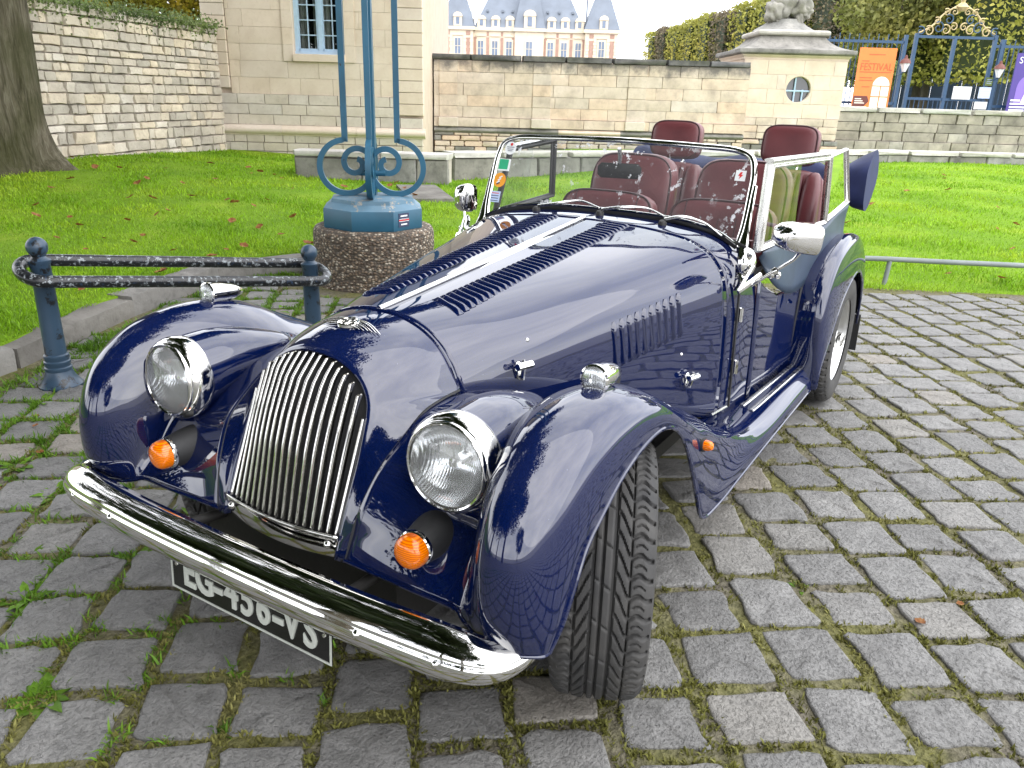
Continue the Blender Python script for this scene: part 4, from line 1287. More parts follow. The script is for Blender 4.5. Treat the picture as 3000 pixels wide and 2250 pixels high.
for s in (1, -1):
    bon = surf("bonnet", mir(bonP, s), M['paint'])
    for k in range(38):
        u = -.125 - k * .0256
        y0 = .115 + .024 * k / 37
        p, du, dj, n = bon_at(u, jof_y(u, y0))
        m = frame(du, dj, n, p)
        if s < 0:
            m = frame((du.x, -du.y, du.z), (-dj.x, dj.y, -dj.z), (n.x, -n.y, n.z), (p.x, -p.y, p.z))
        inst(top_louvre, "louvre", bon, m)
    for k in range(10):
        u = -.545 - k * .0335
        p, du, dj, n = bon_at(u, jof_z(u, .700 + .0042 * k))
        m = frame(-du, -dj, n, p)
        if s < 0:
            m = frame((-du.x, du.y, -du.z), (dj.x, -dj.y, dj.z), (n.x, -n.y, n.z), (p.x, -p.y, p.z))
        inst(side_louvre, "louvre", bon, m)
    # bright rivet and the two turn-key catches on the flank
    for (u, z) in ((-.235, .775), (-.865, .610)):
        p, du, dj, n = bon_at(u, jof_z(u, z))
        q = Vector((p.x, p.y * s, p.z)); nn = Vector((n.x, n.y * s, n.z))
        MB().lathe([(.0065, 0), (.0055, .003), (.003, .005), (0, .0055)], 10, look(q, nn)).build("rivet", M['chrome'], bon)
    for (u, z) in ((-.185, .715), (-.905, .525)):
        p, du, dj, n = bon_at(u, jof_z(u, z))
        q = Vector((p.x, p.y * s, p.z)); nn = Vector((n.x, n.y * s, n.z)); m = look(q, nn)
        mb = MB().lathe([(.024, 0), (.024, .003), (.02, .006), (.0, .007)], 16, m @ Matrix.Scale(.55, 4, (1, 0, 0)) @ Matrix.Translation((0, -.008, 0)))
        mb.lathe([(.007, 0), (.007, .022), (.005, .026), (0, .027)], 10, m)
        a, b_ = m @ Vector((0, -.030, .012)), m @ Vector((0, .022, .024))
        mb.tube([a, m @ Vector((0, -.005, .020)), b_], [.006, .006, .005], 8)
        mb.tube([m @ Vector((-.024, .006, .026)), m @ Vector((.024, .006, .026))], [.010, .010], 8)
        mb.build("bonnet_catch", M['chrome'], bon)
# centre hinge
hp = [Vector((u, 0, z + .004)) for u, z in ((.004, .858), (-.12, .869), (-.3, .886), (-.55, .909), (-.82, .935), (-1.10, .963))]
hg = MB().tube(hp, .0075, 10).build("bonnet_hinge", M['chrome'], car)
MB().box((-.55, 0, .907), (1.10, .040, .006), (0, math.atan2(.105, 1.10), 0)).build("hinge_leaf", M['chrome'], hg)
# dark rubber welt between bonnet and radiator cowl
welt = [Vector((.004, y, z + .001)) for y, z in BON[0][1]]
MB().tube(cr(mir(list(reversed(welt)), -1) + welt[1:], 5), .0045, 8).build("cowl_welt", M['paint'], car)

# ---- radiator cowl
cow_o = [(0, 0, .856), (0, .05, .854), (0, .10, .844), (.002, .15, .823), (.003, .195, .786), (.004, .225, .741), (.006, .245, .700), (.08, .250, .702), (.153, .250, .692), (.22, .247, .655), (.287, .240, .607), (.343, .222, .515), (.375, .206, .405)]
cow_i = [(.226, 0, .808), (.224, .035, .805), (.221, .07, .796), (.221, .10, .783), (.223, .128, .764), (.228, .148, .741), (.235, .160, .720), (.245, .167, .700), (.258, .172, .675), (.275, .176, .64), (.292, .178, .605), (.340, .179, .505), (.378, .178, .405)]
secs = []
for o_, i_ in zip(cow_o, cow_i):
    o_, i_ = Vector(o_), Vector(i_)
    out = Vector((.25, i_.y * 4.2, (i_.z - .50) * 1.6)).normalized() if i_.z > .6 else Vector((.6, 1, 0)).normalized()
    L = (o_ - i_).length
    q = [o_, o_.lerp(i_, .28) + out * L * .045, o_.lerp(i_, .60) + out * L * .065, o_.lerp(i_, .86) + out * L * .045, i_ + out * .002, i_ + Vector((-.010, -i_.y * .05, -.006 if i_.z > .7 else 0))]
    secs.append(q)
cowP = loft(secs, 5, 5)
full = [list(r_) for r_ in reversed(mir(cowP, -1))] + cowP[1:]
cowl = surf("radiator_cowl", full, M['paint'])
# line where the cowl meets the wing panels
for s in (1, -1):
    MB().tube(mir(cr([Vector(p) for p in cow_o[6:]], 5), s), .0035, 6).build("panel_beading", M['rubber'], cowl)

# ---- grille
def gr_u(y, z):
    c = np.interp(z, [.40, .464, .62, .694, .764, .808, .83], [.392, .376, .339, .312, .275, .226, .19])
    e = np.interp(z, [.40, .464, .62, .694, .764, .808, .83], [.378, .354, .284, .252, .222, .19, .16])
    return float(c - (c - e) * (y / .178) ** 2)
op = cr([Vector(p) for p in cow_i], 6)
def open_z(y):
    best = .808
    for p, q in zip(op, op[1:]):
        if (p.y - y) * (q.y - y) <= 0 and q.y != p.y and p.z > .6:
            return p.z + (q.z - p.z) * (y - p.y) / (q.y - p.y)
    return .66
grille = MB().grid([[Vector((gr_u(y, z) - .055, y, z)) for y in np.linspace(-1, 1, 9) * (.178 if z < .62 else .178 * math.sqrt(max(.01, 1 - ((z - .62) / .20) ** 2)))] for z in np.linspace(.41, .785, 12)]).build("grille", M['black'], car)
for k in range(17):
    y = -.168 + .336 * k / 16
    zt = min(open_z(abs(y)) - .002, .806)
    zs = np.linspace(.452, zt, 16)
    path = [Vector((gr_u(y, z), y, z)) for z in zs]
    mb = MB()
    vs, fs = [], []
    for p, z in zip(path, zs):
        for (dx, dy) in ((-.013, -.0022), (0, -.0034), (.003, -.0018), (.003, .0018), (0, .0034), (-.013, .0022)):
            vs.append(p + Vector((dx, dy, 0)))
    for i in range(len(path) - 1):
        for j in range(6):
            l = (j + 1) % 6
            fs.append((i * 6 + j, i * 6 + l, i * 6 + 6 + l, i * 6 + 6 + j))
    mb.add(vs, fs)
    mb.build("grille_bar", M['steel'], grille, True, 60)
# polished stone-guard plate under the bars
rows = []
for t, off in ((0, .011), (.04, .0125), (.12, .0125), (.5, .008), (.92, .002), (1, -.002)):
    row = []
    for y in np.linspace(-.182, .182, 25):
        zt, zb = .458, .390 + .006 * (abs(y) / .18) ** 2
        z = zt + (zb - zt) * t
        row.append(Vector((gr_u(y, .452) + off, y, z)))
    rows.append(row)
plate = surf("grille_base_plate", rows, M['chrome'], th=.003)
for s in (1, -1):
    q = Vector((gr_u(.155, .452) + .010, .155 * s, .432))
    MB().lathe([(.010, 0), (.009, .004), (.005, .008), (0, .009)], 12, look(q, (1, 0, .1))).build("bolt", M['chrome'], plate)

# ---- winged badge on the cowl
from mathutils.bvhtree import BVHTree
_cg = MB().grid(full)
cow_bvh = BVHTree.FromPolygons([Vector(v) for v in _cg.v], _cg.f)
def drape(x, y, h):
    # badge plane: x across the car, y up the slope (towards the rear)
    hit, n, _, _ = cow_bvh.ray_cast(Vector((.112 - y * .97, x, 1.2)), Vector((0, 0, -1)))
    if hit is None: return Vector((.112 - y * .97, x, .83))
    if n.z < 0: n = -n
    return hit + n * (h + .003)
badge = MB()
badge.lathe([(.0, .004), (.014, .004), (.019, .003), (.0215, .007), (.026, .0065), (.0275, 0)], 28)
badge.v = [tuple(drape(v[0], v[1], v[2])) for v in badge.v]
badge_o = badge.build("winged_badge", M['chrome'], car)
for s in (1, -1):
    for k in range(6):
        y0 = .019 - k * .0072
        ln = .078 - k * .009
        pts = [drape(s * x, y0 - .012 * (x / .08) ** 1.5 + .004 * math.sin(x * 40), .0035 + .0012 * (k % 2)) for x in np.linspace(.016, .016 + ln, 10)]
        MB().tube(pts, [.0034 * (1 - .75 * (i / 9) ** 2) for i in range(10)], 6, flat=(1, .45)).build("wing_feather", M['chrome'], badge_o)
cb = MB().box((0, 0, 0), (.044, .009, .003)).box((0, 0, .0), (.009, .036, .0034))
cb.v = [tuple(drape(v[0], v[1], v[2] + .0065)) for v in cb.v]
cb.build("badge_cross", M['chrome'], badge_o)

# ---- front wings with running boards (lip L, crest C, crease Rr, inner I)
WING = [
    ((.350, .700, .372), (.408, .622, .385), (.374, .504, .402), (.374, .205, .410)),
    ((.326, .712, .425), (.432, .616, .450), (.325, .500, .458), (.357, .215, .468)),
    ((.300, .717, .482), (.438, .612, .522), (.272, .495, .526), (.343, .222, .518)),
    ((.255, .720, .562), (.425, .610, .605), (.205, .485, .590), (.289, .240, .607)),
    ((.195, .722, .608), (.375, .610, .695), (.125, .470, .648), (.222, .247, .655)),
    ((.120, .722, .650), (.270, .610, .768), (.045, .456, .685), (.155, .250, .690)),
    ((.000, .722, .683), (.090, .612, .798), (-.045, .452, .690), (.010, .255, .695)),
    ((-.095, .723, .684), (-.070, .615, .773), (-.130, .458, .662), (-.100, .283, .650)),
    ((-.185, .725, .650), (-.220, .620, .703), (-.255, .475, .608), (-.260, .330, .590)),
    ((-.270, .726, .572), (-.370, .625, .632), (-.390, .495, .555), (-.400, .365, .540)),
    ((-.335, .727, .480), (-.500, .630, .568), (-.510, .520, .515), (-.520, .400, .505)),
    ((-.400, .727, .378), (-.620, .632, .508), (-.625, .540, .475), (-.630, .430, .468)),
    ((-.465, .727, .290), (-.735, .634, .450), (-.735, .555, .430), (-.740, .460, .425)),
    ((-.600, .726, .262), (-.860, .636, .396), (-.860, .565, .385), (-.860, .490, .382)),
    ((-.830, .724, .255), (-1.00, .638, .357), (-1.00, .575, .350), (-1.00, .520, .348)),
    ((-1.12, .722, .250), (-1.20, .640, .335), (-1.20, .590, .333), (-1.20, .545, .332)),
    ((-1.55, .722, .245), (-1.55, .645, .330), (-1.55, .605, .330), (-1.55, .565, .330)),
    ((-1.93, .722, .242), (-1.95, .650, .328), (-1.95, .620, .328), (-1.95, .590, .328)),
]
wsec, wlip = [], []
for k, (L_, C_, R_, I_) in enumerate(WING):
    L_, C_, R_, I_ = map(Vector, (L_, C_, R_, I_))
    def pt(fr, y, A, B):
        q = A.lerp(B, fr); q.y = y; return q
    row = [L_, pt(.66, L_.y - .002, C_, L_), pt(.32, L_.y - .020, C_, L_), pt(.09, C_.y + .5 * (L_.y - C_.y), C_, L_), C_]
    row += [pt(.10, C_.y - .30 * (C_.y - R_.y), C_, R_), pt(.36, C_.y - .60 * (C_.y - R_.y), C_, R_), pt(.72, C_.y - .85 * (C_.y - R_.y), C_, R_), R_, R_.lerp(I_, .35), R_.lerp(I_, .7), I_]
    wsec.append(row)
wingP = loft(wsec, 6, 5)
for s in (1, -1):
    wing = surf("front_wing", mir(wingP, s), M['paint'], th=.005)
    lip = [wingP[i][0] for i in range(len(wingP))]
    MB().tube(mir(lip, s), .0055, 8).build("wing_beading", M['paint'], wing)
    bot = [wingP[0][j] for j in range(len(wingP[0]))]
    MB().tube(mir(bot, s), .005, 8).build("wing_beading", M['paint'], wing)
    # side lamp on the crest
    sm = look(Vector((.026, .611 * s, .813)), (1, .0, .10)) @ Matrix.Scale(1.15, 4)
    lamp = MB().lathe([(.0, -.100), (.010, -.092), (.019, -.065), (.0245, -.03), (.0255, .0), (.0285, .002), (.0285, .010), (.025, .012)], 24, sm)
    lamp.tube([sm @ Vector((0, -.020, -.03)), sm @ Vector((0, -.034, -.036))], [.014, .018], 10)
    lo = lamp.build("side_lamp", M['chrome'], wing)
    MB().lathe([(.025, .011), (.020, .0165), (.012, .019), (0, .020)], 24, sm).build("lens", M['lens'], lo)
    MB().lathe([(.024, .010), (.018, .012), (.009, .0125), (.006, .009), (0, .009)], 24, sm).build("reflector", M['reflector'], lo)
    # small amber repeater on the skirt
    mm = look(Vector((-.400, .727 * s, .533)), (.15, s, .1))
    rp = MB().lathe([(.019, 0), (.018, .006), (.012, .007)], 14, mm).build("repeater_lamp", M['rubber'], wing)
    MB().lathe([(.015, .005), (.0135, .018), (.009, .026), (0, .029)], 14, mm).build("lens", M['amber'], rp)
    # running board tread strips
    for (y0, y1, ua, ub) in ((.600, .648, -1.25, -1.90), (.642, .684, -1.22, -1.88)):
        pa = [Vector((ua + (ub - ua) * t, (y0 + (y1 - y0) * t * .8) * s, .3345)) for t in np.linspace(0, 1, 12)]
        pa[0].z = .337
        MB().tube(pa, .0065, 8, flat=(1.4, .7)).build("tread_strip", M['alu'], wing)
    MB().tube([Vector((-1.02 - .93 * t, (.560 + .055 * t) * s, .368 - .022 * min(1, t * 4))) for t in np.linspace(0, 1, 14)], .0045, 8).build("sill_beading", M['alu'], wing)
    # headlamp: teardrop pod, chrome rim, glass
    ax = Vector((1, .02 * s, -.02)).normalized()
    hc = Vector((.300, .430 * s, .672))
    pod = []
    for t, ry, rz, dz in ((0, .0985, .0985, 0), (.02, .1005, .1005, 0), (.05, .1005, .0995, .002), (.11, .0985, .092, .010), (.17, .092, .079, .016), (.23, .081, .062, .019), (.29, .064, .042, .020), (.335, .040, .024, .020), (.36, .012, .008, .019)):
        c_ = Vector((.288 - t, (.430 - .12 * t * t) * s, .672 + dz + .0))
        pod.append([c_ + Vector((-.10 * math.sin(a) * rz * (1 if t < .1 else .4), math.cos(a) * ry, math.sin(a) * rz)) for a in [2 * math.pi * q / 40 for q in range(40)]])
    pod = [list(r_) for r_ in loft([r_ + [r_[0]] for r_ in pod], 3, 1)]
    hl = MB().grid(pod).build("headlamp", M['paint'], car)
    hm = look(hc, (1, .04 * s, .06))
    MB().lathe([(.0985, -.050), (.1045, -.042), (.1068, -.030), (.1062, -.014), (.1035, -.002), (.0985, .007), (.0955, .009), (.0952, .0125), (.0935, .0165), (.0905, .0185), (.0870, .0170), (.0845, .012)], 56, hm).build("chrome_rim", M['chrome'], hl)
    MB().lathe([(.0860, .013), (.082, .0185), (.070, .0265), (.052, .033), (.030, .037), (.012, .0385), (0, .0385)], 48, hm).build("lens", M['lens'], hl)
    MB().lathe([(.0855, .011), (.080, -.006), (.068, -.026), (.050, -.044), (.030, -.054), (.014, -.058), (0, -.058)], 48, hm).build("reflector", M['reflector'], hl)
    MB().lathe([(.013, -.058), (.013, -.020), (.010, -.012), (0, -.010)], 16, hm).build("bulb_shield", M['chrome'], hl)
    # direction indicator: rubber boot, chrome ring, amber dome
    ic = Vector((.366, .394 * s, .502)); im = look(ic, (1, .05 * s, .02))
    ind = MB().lathe([(.050, -.100), (.049, -.070), (.046, -.045), (.040, -.012), (.038, -.004), (.034, -.002)], 26, im).build("direction_indicator", M['rubber'], car)
    MB().lathe([(.038, -.008), (.0395, -.004), (.0395, .003), (.036, .006)], 26, im).build("chrome_ring", M['chrome'], ind)
    MB().lathe([(.0368, .003), (.0368, .014), (.0345, .026), (.028, .034), (.016, .039), (0, .040)], 26, im).build("lens", M['amber'], ind)

# ---- scuttle, cockpit sides, rear body
sP = scuP
fullS = [[Vector((p.x, -p.y, p.z)) for p in reversed(row)] + row[1:] for row in sP]
surf("scuttle", fullS, M['paint'])
def body_y(u, z):
    top = np.interp(-u, [1.1, 1.33, 1.6, 2.1, 2.5, 3.0, 3.4], [.555, .578, .599, .622, .613, .56, .48])
    return float(top + np.interp(z, [.32, .5, .75], [.012, .008, 0]))
def side_top(u):
    return float(np.interp(-u, [1.30, 1.42, 1.56, 1.75, 1.95, 2.10, 2.30, 2.8, 3.3], [.80, .735, .680, .672, .705, .765, .80, .80, .76]))
for s in (1, -1):
    # door (hinged at its leading edge) and quarter panel behind it
    def panel(u0, u1, n, zb):
        P = []
        for u in np.linspace(u0, u1, n):
            zt = side_top(u)
            row = [Vector((u, body_y(u, z) * s, z)) for z in np.linspace(zt, zb, 9)]
            row.insert(0, Vector((u, (body_y(u, zt) - .022) * s, zt - .004)))
            row.insert(1, Vector((u, (body_y(u, zt) - .008) * s, zt + .003)))
            P.append(row)
        return P
    door = surf("door", panel(-1.334, -2.085, 22, .338), M['paint'], th=.004)
    surf("quarter_panel", panel(-2.095, -3.30, 22, .34), M['paint'], th=.004)
    # door shut line and its two exposed hinges, forward of the screen pillar
    MB().tube([Vector((-1.155, (.5655 + (.78 - z) * .030) * s, z)) for z in np.linspace(.80, .36, 10)], .0045, 6).build("shut_line", M['rubber'], door)
    MB().tube([Vector((-2.090, (body_y(-2.09, z) + .0105) * s, z)) for z in np.linspace(side_top(-2.09), .35, 10)], .0045, 6).build("shut_line", M['rubber'], door)
    for z in (.690, .505):
        hx = MB().cbox((-1.163, (.5715 + (.78 - z) * .03) * s, z), (.014, .012, .052), .003)
        hx.tube([(-1.163, (.5775 + (.78 - z) * .03) * s, z - .024), (-1.163, (.5775 + (.78 - z) * .03) * s, z + .024)], .0055, 8)
        hx.build("door_hinge", M['chrome'], door)
    hy = body_y(-1.93, .6) + .012
    hd = MB().tube([(-1.84, (hy + .022) * s, .602), (-1.90, (hy + .03) * s, .607), (-1.935, (hy + .026) * s, .606)], [.006, .009, .010], 8)
    hd.lathe([(.017, 0), (.015, .012), (.009, .026), (.009, .034)], 14, look(Vector((-1.93, hy * s, .604)), (0, s, 0)))
    hd.cbox((-1.985, (hy + .012) * s, .598), (.050, .022, .028), .006)
    hd.lathe([(.014, 0), (.013, .014), (.007, .02), (0, .021)], 12, look(Vector((-2.035, (hy + .006) * s, .596)), (0, s, 0)))
    hd.build("door_handle", M['chrome'], door)
# rear deck, floor and underside
rear = [[Vector((u, y * k, z - .03 * k * k)) for k in np.linspace(-1, 1, 13)] for u, y, z in ((-2.62, .60, .83), (-2.85, .585, .84), (-3.1, .545, .80), (-3.3, .49, .70), (-3.42, .45, .52), (-3.44, .44, .36))]
surf("rear_deck", rear, M['paint'])
floor = MB().box((-1.55, 0, .30), (3.3, .95, .05)).box((-.45, 0, .42), (1.2, .42, .22)).box((-.62, 0, .235), (1.1, .50, .08))
floor.box((-.65, 0, .46), (.90, .58, .34)).box((.16, 0, .30), (.34, .62, .15)).box((.10, 0, .50), (.10, .34, .28)).box((.05, 0, .24), (.06, 1.06, .05))  # chassis floor plus dark boxes added to keep light out underneath
floor.build("chassis_and_light_block", M['dark_metal'], car)
MB().box((-1.345, 0, .60), (.03, 1.05, .60)).build("bulkhead", M['dark_metal'], car)
for s in (1, -1):
    # dark inner wheel housing so the arch reads deep
    MB().grid([[Vector((x, y * s, z)) for y in (.30, .44)] for x, z in ((.20, .30), (.18, .50), (.05, .64), (-.12, .66), (-.32, .58), (-.46, .44), (-.50, .28))]).build("inner_wheel_housing", M['dark_metal'], car)
    MB().grid([[Vector((x, .42 * s, z)) for z in (.22, .62)] for x in (.16, -.55)]).build("inner_wheel_housing", M['dark_metal'], car)
    MB().tube([(.06, .40 * s, .46), (.02, .52 * s, .50)], .02, 8).tube([(.07, .40 * s, .26), (.02, .52 * s, .24)], .02, 8).tube([(.03, .50 * s, .20), (.03, .50 * s, .56)], .024, 10).build("kingpin", M['dark_metal'], car)

# ---- rear wings
RW = [
    ((-1.860, .742, .250), (-1.850, .700, .240), (-1.850, .610, .240)),
    ((-1.868, .744, .330), (-1.852, .700, .360), (-1.850, .612, .360)),
    ((-1.935, .746, .405), (-1.854, .702, .480), (-1.850, .615, .480)),
    ((-2.016, .746, .480), (-1.866, .702, .590), (-1.862, .616, .585)),
    ((-2.105, .746, .560), (-1.905, .700, .690), (-1.895, .614, .680)),
    ((-2.210, .746, .612), (-2.000, .698, .772), (-1.990, .612, .760)),
    ((-2.330, .746, .642), (-2.180, .696, .818), (-2.170, .608, .800)),
    ((-2.450, .746, .648), (-2.400, .696, .822), (-2.390, .605, .800)),
    ((-2.590, .744, .605), (-2.600, .694, .775), (-2.600, .600, .755)),
    ((-2.700, .742, .510), (-2.770, .690, .660), (-2.765, .590, .640)),
    ((-2.765, .738, .405), (-2.870, .686, .510), (-2.865, .580, .500)),
    ((-2.800, .734, .320), (-2.915, .682, .350), (-2.910, .570, .345)),
]
rsec = []
for L_, C_, I_ in RW:
    L_, C_, I_ = map(Vector, (L_, C_, I_))
    a = C_.lerp(L_, .70); a.y = L_.y
    b_ = C_.lerp(L_, .30); b_.y = L_.y - .010
    c_ = C_.lerp(L_, .06); c_.y = C_.y + .45 * (L_.y - C_.y)
    rsec.append([L_, a, b_, c_, C_, C_.lerp(I_, .5) + Vector((0, 0, .004)), I_])
rwP = loft(rsec, 5, 5)
for s in (1, -1):
    rw = surf("rear_wing", mir(rwP, s), M['paint'], th=.005)
    MB().tube(mir([r_[0] for r_ in rwP], s), .0055, 8).build("wing_beading", M['paint'], rw)
    MB().tube(mir([r_[-1] + Vector((0, .004, .006)) for r_ in rwP[2:]], s), .006, 8).build("wing_piping", M['rubber'], rw)
    MB().box((-2.93, .66 * s, .24), (.012, .15, .20), (0, .12, 0)).build("mud_flap", M['rubber'], rw)

# ---- wheels
def tyre_mesh():
    Ro, W = .312, .196
    prof = [(-.5, .63, 0), (-.535, .70, 0), (-.55, .78, 0), (-.545, .86, 0), (-.52, .925, 0)]
    NT, NW = 760, 72
    ws = np.linspace(-.5, .5, NW)
    th = np.linspace(0, 2 * np.pi, NT, endpoint=False)
    T, Wg = np.meshgrid(th, ws, indexing='ij')
    crown = 1 - .035 * np.abs(2 * Wg) ** 2.2 - .05 * np.clip(np.abs(2 * Wg) - .82, 0, 1) / .18 * np.clip(np.abs(2 * Wg) - .82, 0, 1) / .18 * .6
    g = np.zeros_like(T)
    for c, w in ((-.115, .017), (-.02, .013), (.10, .017), (.275, .010), (-.285, .010)):
        g = np.maximum(g, np.clip(1.5 - np.abs(Wg - c) / w, 0, 1))
    ph = T * 46 / (2 * np.pi)
    aw = np.abs(Wg)
    # block shoulders: cross grooves run straight over the edge, then sweep round into the ribs
    bend = np.where(aw > .27, .35 * (aw - .27), -7.5 * (.27 - aw)) + .12 * np.sin(aw * 30)
    c1 = (ph + bend) % 1.0
    cross = np.clip(1.7 - np.abs(c1 - .5) / .085, 0, 1) * (aw > .125)
    c2 = (ph + .5 + bend) % 1.0
    sipe = .65 * np.clip(1.5 - np.abs(c2 - .5) / .045, 0, 1) * (aw > .31) * (aw < .43)
    c3 = (ph * .5 + 1.6 * Wg) % 1.0
    rib = .45 * np.clip(1.5 - np.abs(c3 - .5) / .03, 0, 1) * (aw < .10)
    g = np.maximum.reduce([g, cross, sipe, rib])
    rad = Ro * crown - .0095 * g
    X, Y, Z = rad * np.cos(T), Wg * W, rad * np.sin(T)
    V = np.stack([X, Y, Z], -1)
    # sidewalls
    side = []
    for sgn in (-1, 1):
        cols = []
        for fy, fr, _ in reversed(prof):
            r_ = Ro * fr
            cols.append(np.stack([r_ * np.cos(th), np.full_like(th, -sgn * fy * -1 * W * 1.0 * (1 if sgn > 0 else 1)), r_ * np.sin(th)], -1))
        side.append(cols)
    left = np.stack([np.stack([Ro * fr * np.cos(th), np.full_like(th, fy * W), Ro * fr * np.sin(th)], -1) for fy, fr, _ in prof], 1)
    right = np.stack([np.stack([Ro * fr * np.cos(th), np.full_like(th, -fy * W), Ro * fr * np.sin(th)], -1) for fy, fr, _ in reversed(prof)], 1)
    A = np.concatenate([left, V, right], 1)
    nj = A.shape[1]
    idx = np.arange(NT * nj).reshape(NT, nj)
    nx = np.roll(idx, -1, 0)
    F = np.stack([idx[:, :-1], idx[:, 1:], nx[:, 1:], nx[:, :-1]], -1).reshape(-1, 4)
    me = np_mesh("tyre", A.reshape(-1, 3), F)
    finish(me, True, 45); me.materials.append(M['tyre'])
    return me
tyre_me = tyre_mesh()
def wheel(loc, steer, s):
    w = MB()
    Y = Matrix.Rotation(-math.pi / 2 * s, 4, 'X')         # lathe axis -> outward
    w.lathe([(.196, -.085), (.199, -.06), (.196, .02), (.194, .075), (.201, .082), (.204, .090), (.201, .094), (.192, .088), (.185, .070), (.176, .045), (.150, .030), (.095, .034), (.070, .046), (.062, .050)], 48, Y)
    wo = w.build("wheel", M['rim'], car)
    wo.matrix_local = Matrix.Translation(loc) @ Matrix.Rotation(steer, 4, 'Z')
    inst(tyre_me, "tyre", wo)
    hub = MB().lathe([(.064, .048), (.060, .060), (.048, .072), (.036, .080), (.034, .100), (.026, .108), (0, .110)], 24, Y)
    hub.box((0, s * .100, 0), (.125, .016, .026)).build("hub_cap", M['chrome'], wo)
    for k in range(10):
        a = 2 * math.pi * k / 10
        mb = MB().lathe([(.017, .0), (.017, .004), (.012, .006)], 10, Y)
        mb.v = [(v[0] + .120 * math.cos(a), v[1] + s * .033, v[2] + .120 * math.sin(a)) for v in mb.v]
        mb.build("wheel_hole", M['black'], wo)
    return wo
STEER = R(24)
wheel((-.085, .610, .309), STEER, 1)
wheel((-.085, -.610, .309), STEER, -1)
wheel((-2.47, .622, .309), 0, 1)
wheel((-2.47, -.622, .309), 0, -1)

# ---- bumper
bprof = [(-.020, .336), (.000, .335), (.012, .339), (.021, .347), (.0265, .358), (.0290, .369), (.0295, .378), (.0280, .3875), (.0250, .3900), (.0245, .3930), (.0215, .401), (.0130, .4120), (.0010, .4200), (-.014, .4250), (-.026, .4258)]
_bh = [(.352, .696), (.392, .690), (.424, .676), (.446, .648), (.460, .60), (.471, .50), (.481, .34), (.486, 0)]
BY = -.042                                             # the blade sits a little off centre
bpath = cr([Vector((x, -y, 0)) for x, y in _bh] + [Vector((x, y, 0)) for x, y in reversed(_bh[:-1])], 8)
rows = []
for i, p in enumerate(bpath):
    t = (bpath[min(i + 1, len(bpath) - 1)] - bpath[max(i - 1, 0)]).normalized()
    n = Vector((t.y, -t.x, 0))
    e = max(0, (abs(p.y) - .52) / .19)
    k = 1 - .50 * min(1, e) ** 2.6
    rows.append([Vector((p.x, p.y + BY, 0)) + n * o_ * 1.12 * (.6 + .4 * k) + Vector((0, 0, .3695 + (z - .380) * k * 1.12)) for o_, z in bprof])
bump_o = surf("front_bumper", rows, M['chrome'], th=.003)
for y in (-.58, -.40, .40, .58):
    x = float(np.interp(abs(y), [0, .38, .56, .67], [.486, .479, .465, .44]))
    MB().lathe([(.0115, 0), (.0105, .004), (.006, .0085), (0, .010)], 12, look(Vector((x + .0300, y + BY, .3695)), (1, 0, 0))).build("bolt", M['chrome'], bump_o)
for s in (1, -1):
    MB().tube([(.20, .235 * s, .345), (.33, .250 * s, .362), (.47, .262 * s, .378)], .014, 10).build("bumper_bracket", M['dark_metal'], bump_o)
    MB().tube([(.20, .235 * s, .345), (.20, .235 * s, .30), (.05, .24 * s, .28)], .018, 10).build("bumper_bracket", M['dark_metal'], bump_o)

# ---- number plate EG-456-VS
pl_m = look(Vector((.483, .004, .2895)), (1, 0, .06))
np_o = MB().box((0, 0, 0), (.520, .110, .003)).build("number_plate", M['plate_black'], car, mw=pl_m)
for (cx, cy, w, h) in ((0, .0525, .520, .005), (0, -.0525, .520, .005), (.2575, 0, .005, .10), (-.2575, 0, .005, .10)):
    MB().box((cx, cy, .0022), (w, h, .002)).build("plate_border", M['plate_silver'], np_o)
CH = "EG-456-VS"
xs = [-.192, -.138, -.092, -.046, .006, .058, .104, .146, .200]
for ch, x in zip(CH, xs):
    me = text_mesh(ch, .114, .0012, "plate_character", bevel=.0026)
    o = obj("plate_character", me, M['plate_silver'], np_o, True, 40)
    o.location = (x, .003, .003); o.scale = (.78 if ch != '-' else 1.0, 1.0, 1)
for x in (-.238, .240):
    MB().lathe([(.0055, 0), (.0045, .003), (0, .004)], 10).build("screw", M['chrome'], np_o, loc=(x, .012, .002))

# ---- windscreen
def ws_x(z): return -1.245 - (z - .90) * .36
def ws_pt(y, z): return Vector((ws_x(z), y, z))
ws_out = [(0, .972), (.16, .970), (.32, .960), (.44, .936), (.512, .902), (.520, .96), (.520, 1.06), (.516, 1.14), (.500, 1.185), (.455, 1.207), (.30, 1.216), (0, 1.222)]
halfR = cr([ws_pt(y, z) for y, z in ws_out[4:]], 6)
base = cr([ws_pt(y, z) for y, z in ws_out[:5]], 5)
up_r = halfR; up_l = mir(halfR, -1)
wind = MB().tube(list(reversed(up_l))[::-1][:1] and (list(up_l) + list(reversed(up_r))[1:]), .0085, 10, flat=(1.3, 1)).build("windscreen", M['chrome'], car)
MB().tube(list(reversed(mir(base, -1))) + base[1:], .009, 8, flat=(1.0, 1.3)).build("rubber_seal", M['rubber'], wind)
MB().tube([p + Vector((.010, 0, .010)) for p in list(reversed(mir(base, -1))) + base[1:]], .004, 6).build("lower_rail", M['chrome'], wind)
poly = list(reversed(mir(halfR, -1))) [::-1]
ring = mir(halfR, -1)[::1]
outline = list(reversed(base))[:0]
loop = [p for p in base] + halfR[1:] + list(reversed(mir(halfR, -1)))[1:] + list(reversed(mir(base, -1)))[1:-1]
gl = MB(); gl.add(loop, [tuple(range(len(loop)))])
gl.build("glass", M['glass'], wind, False)
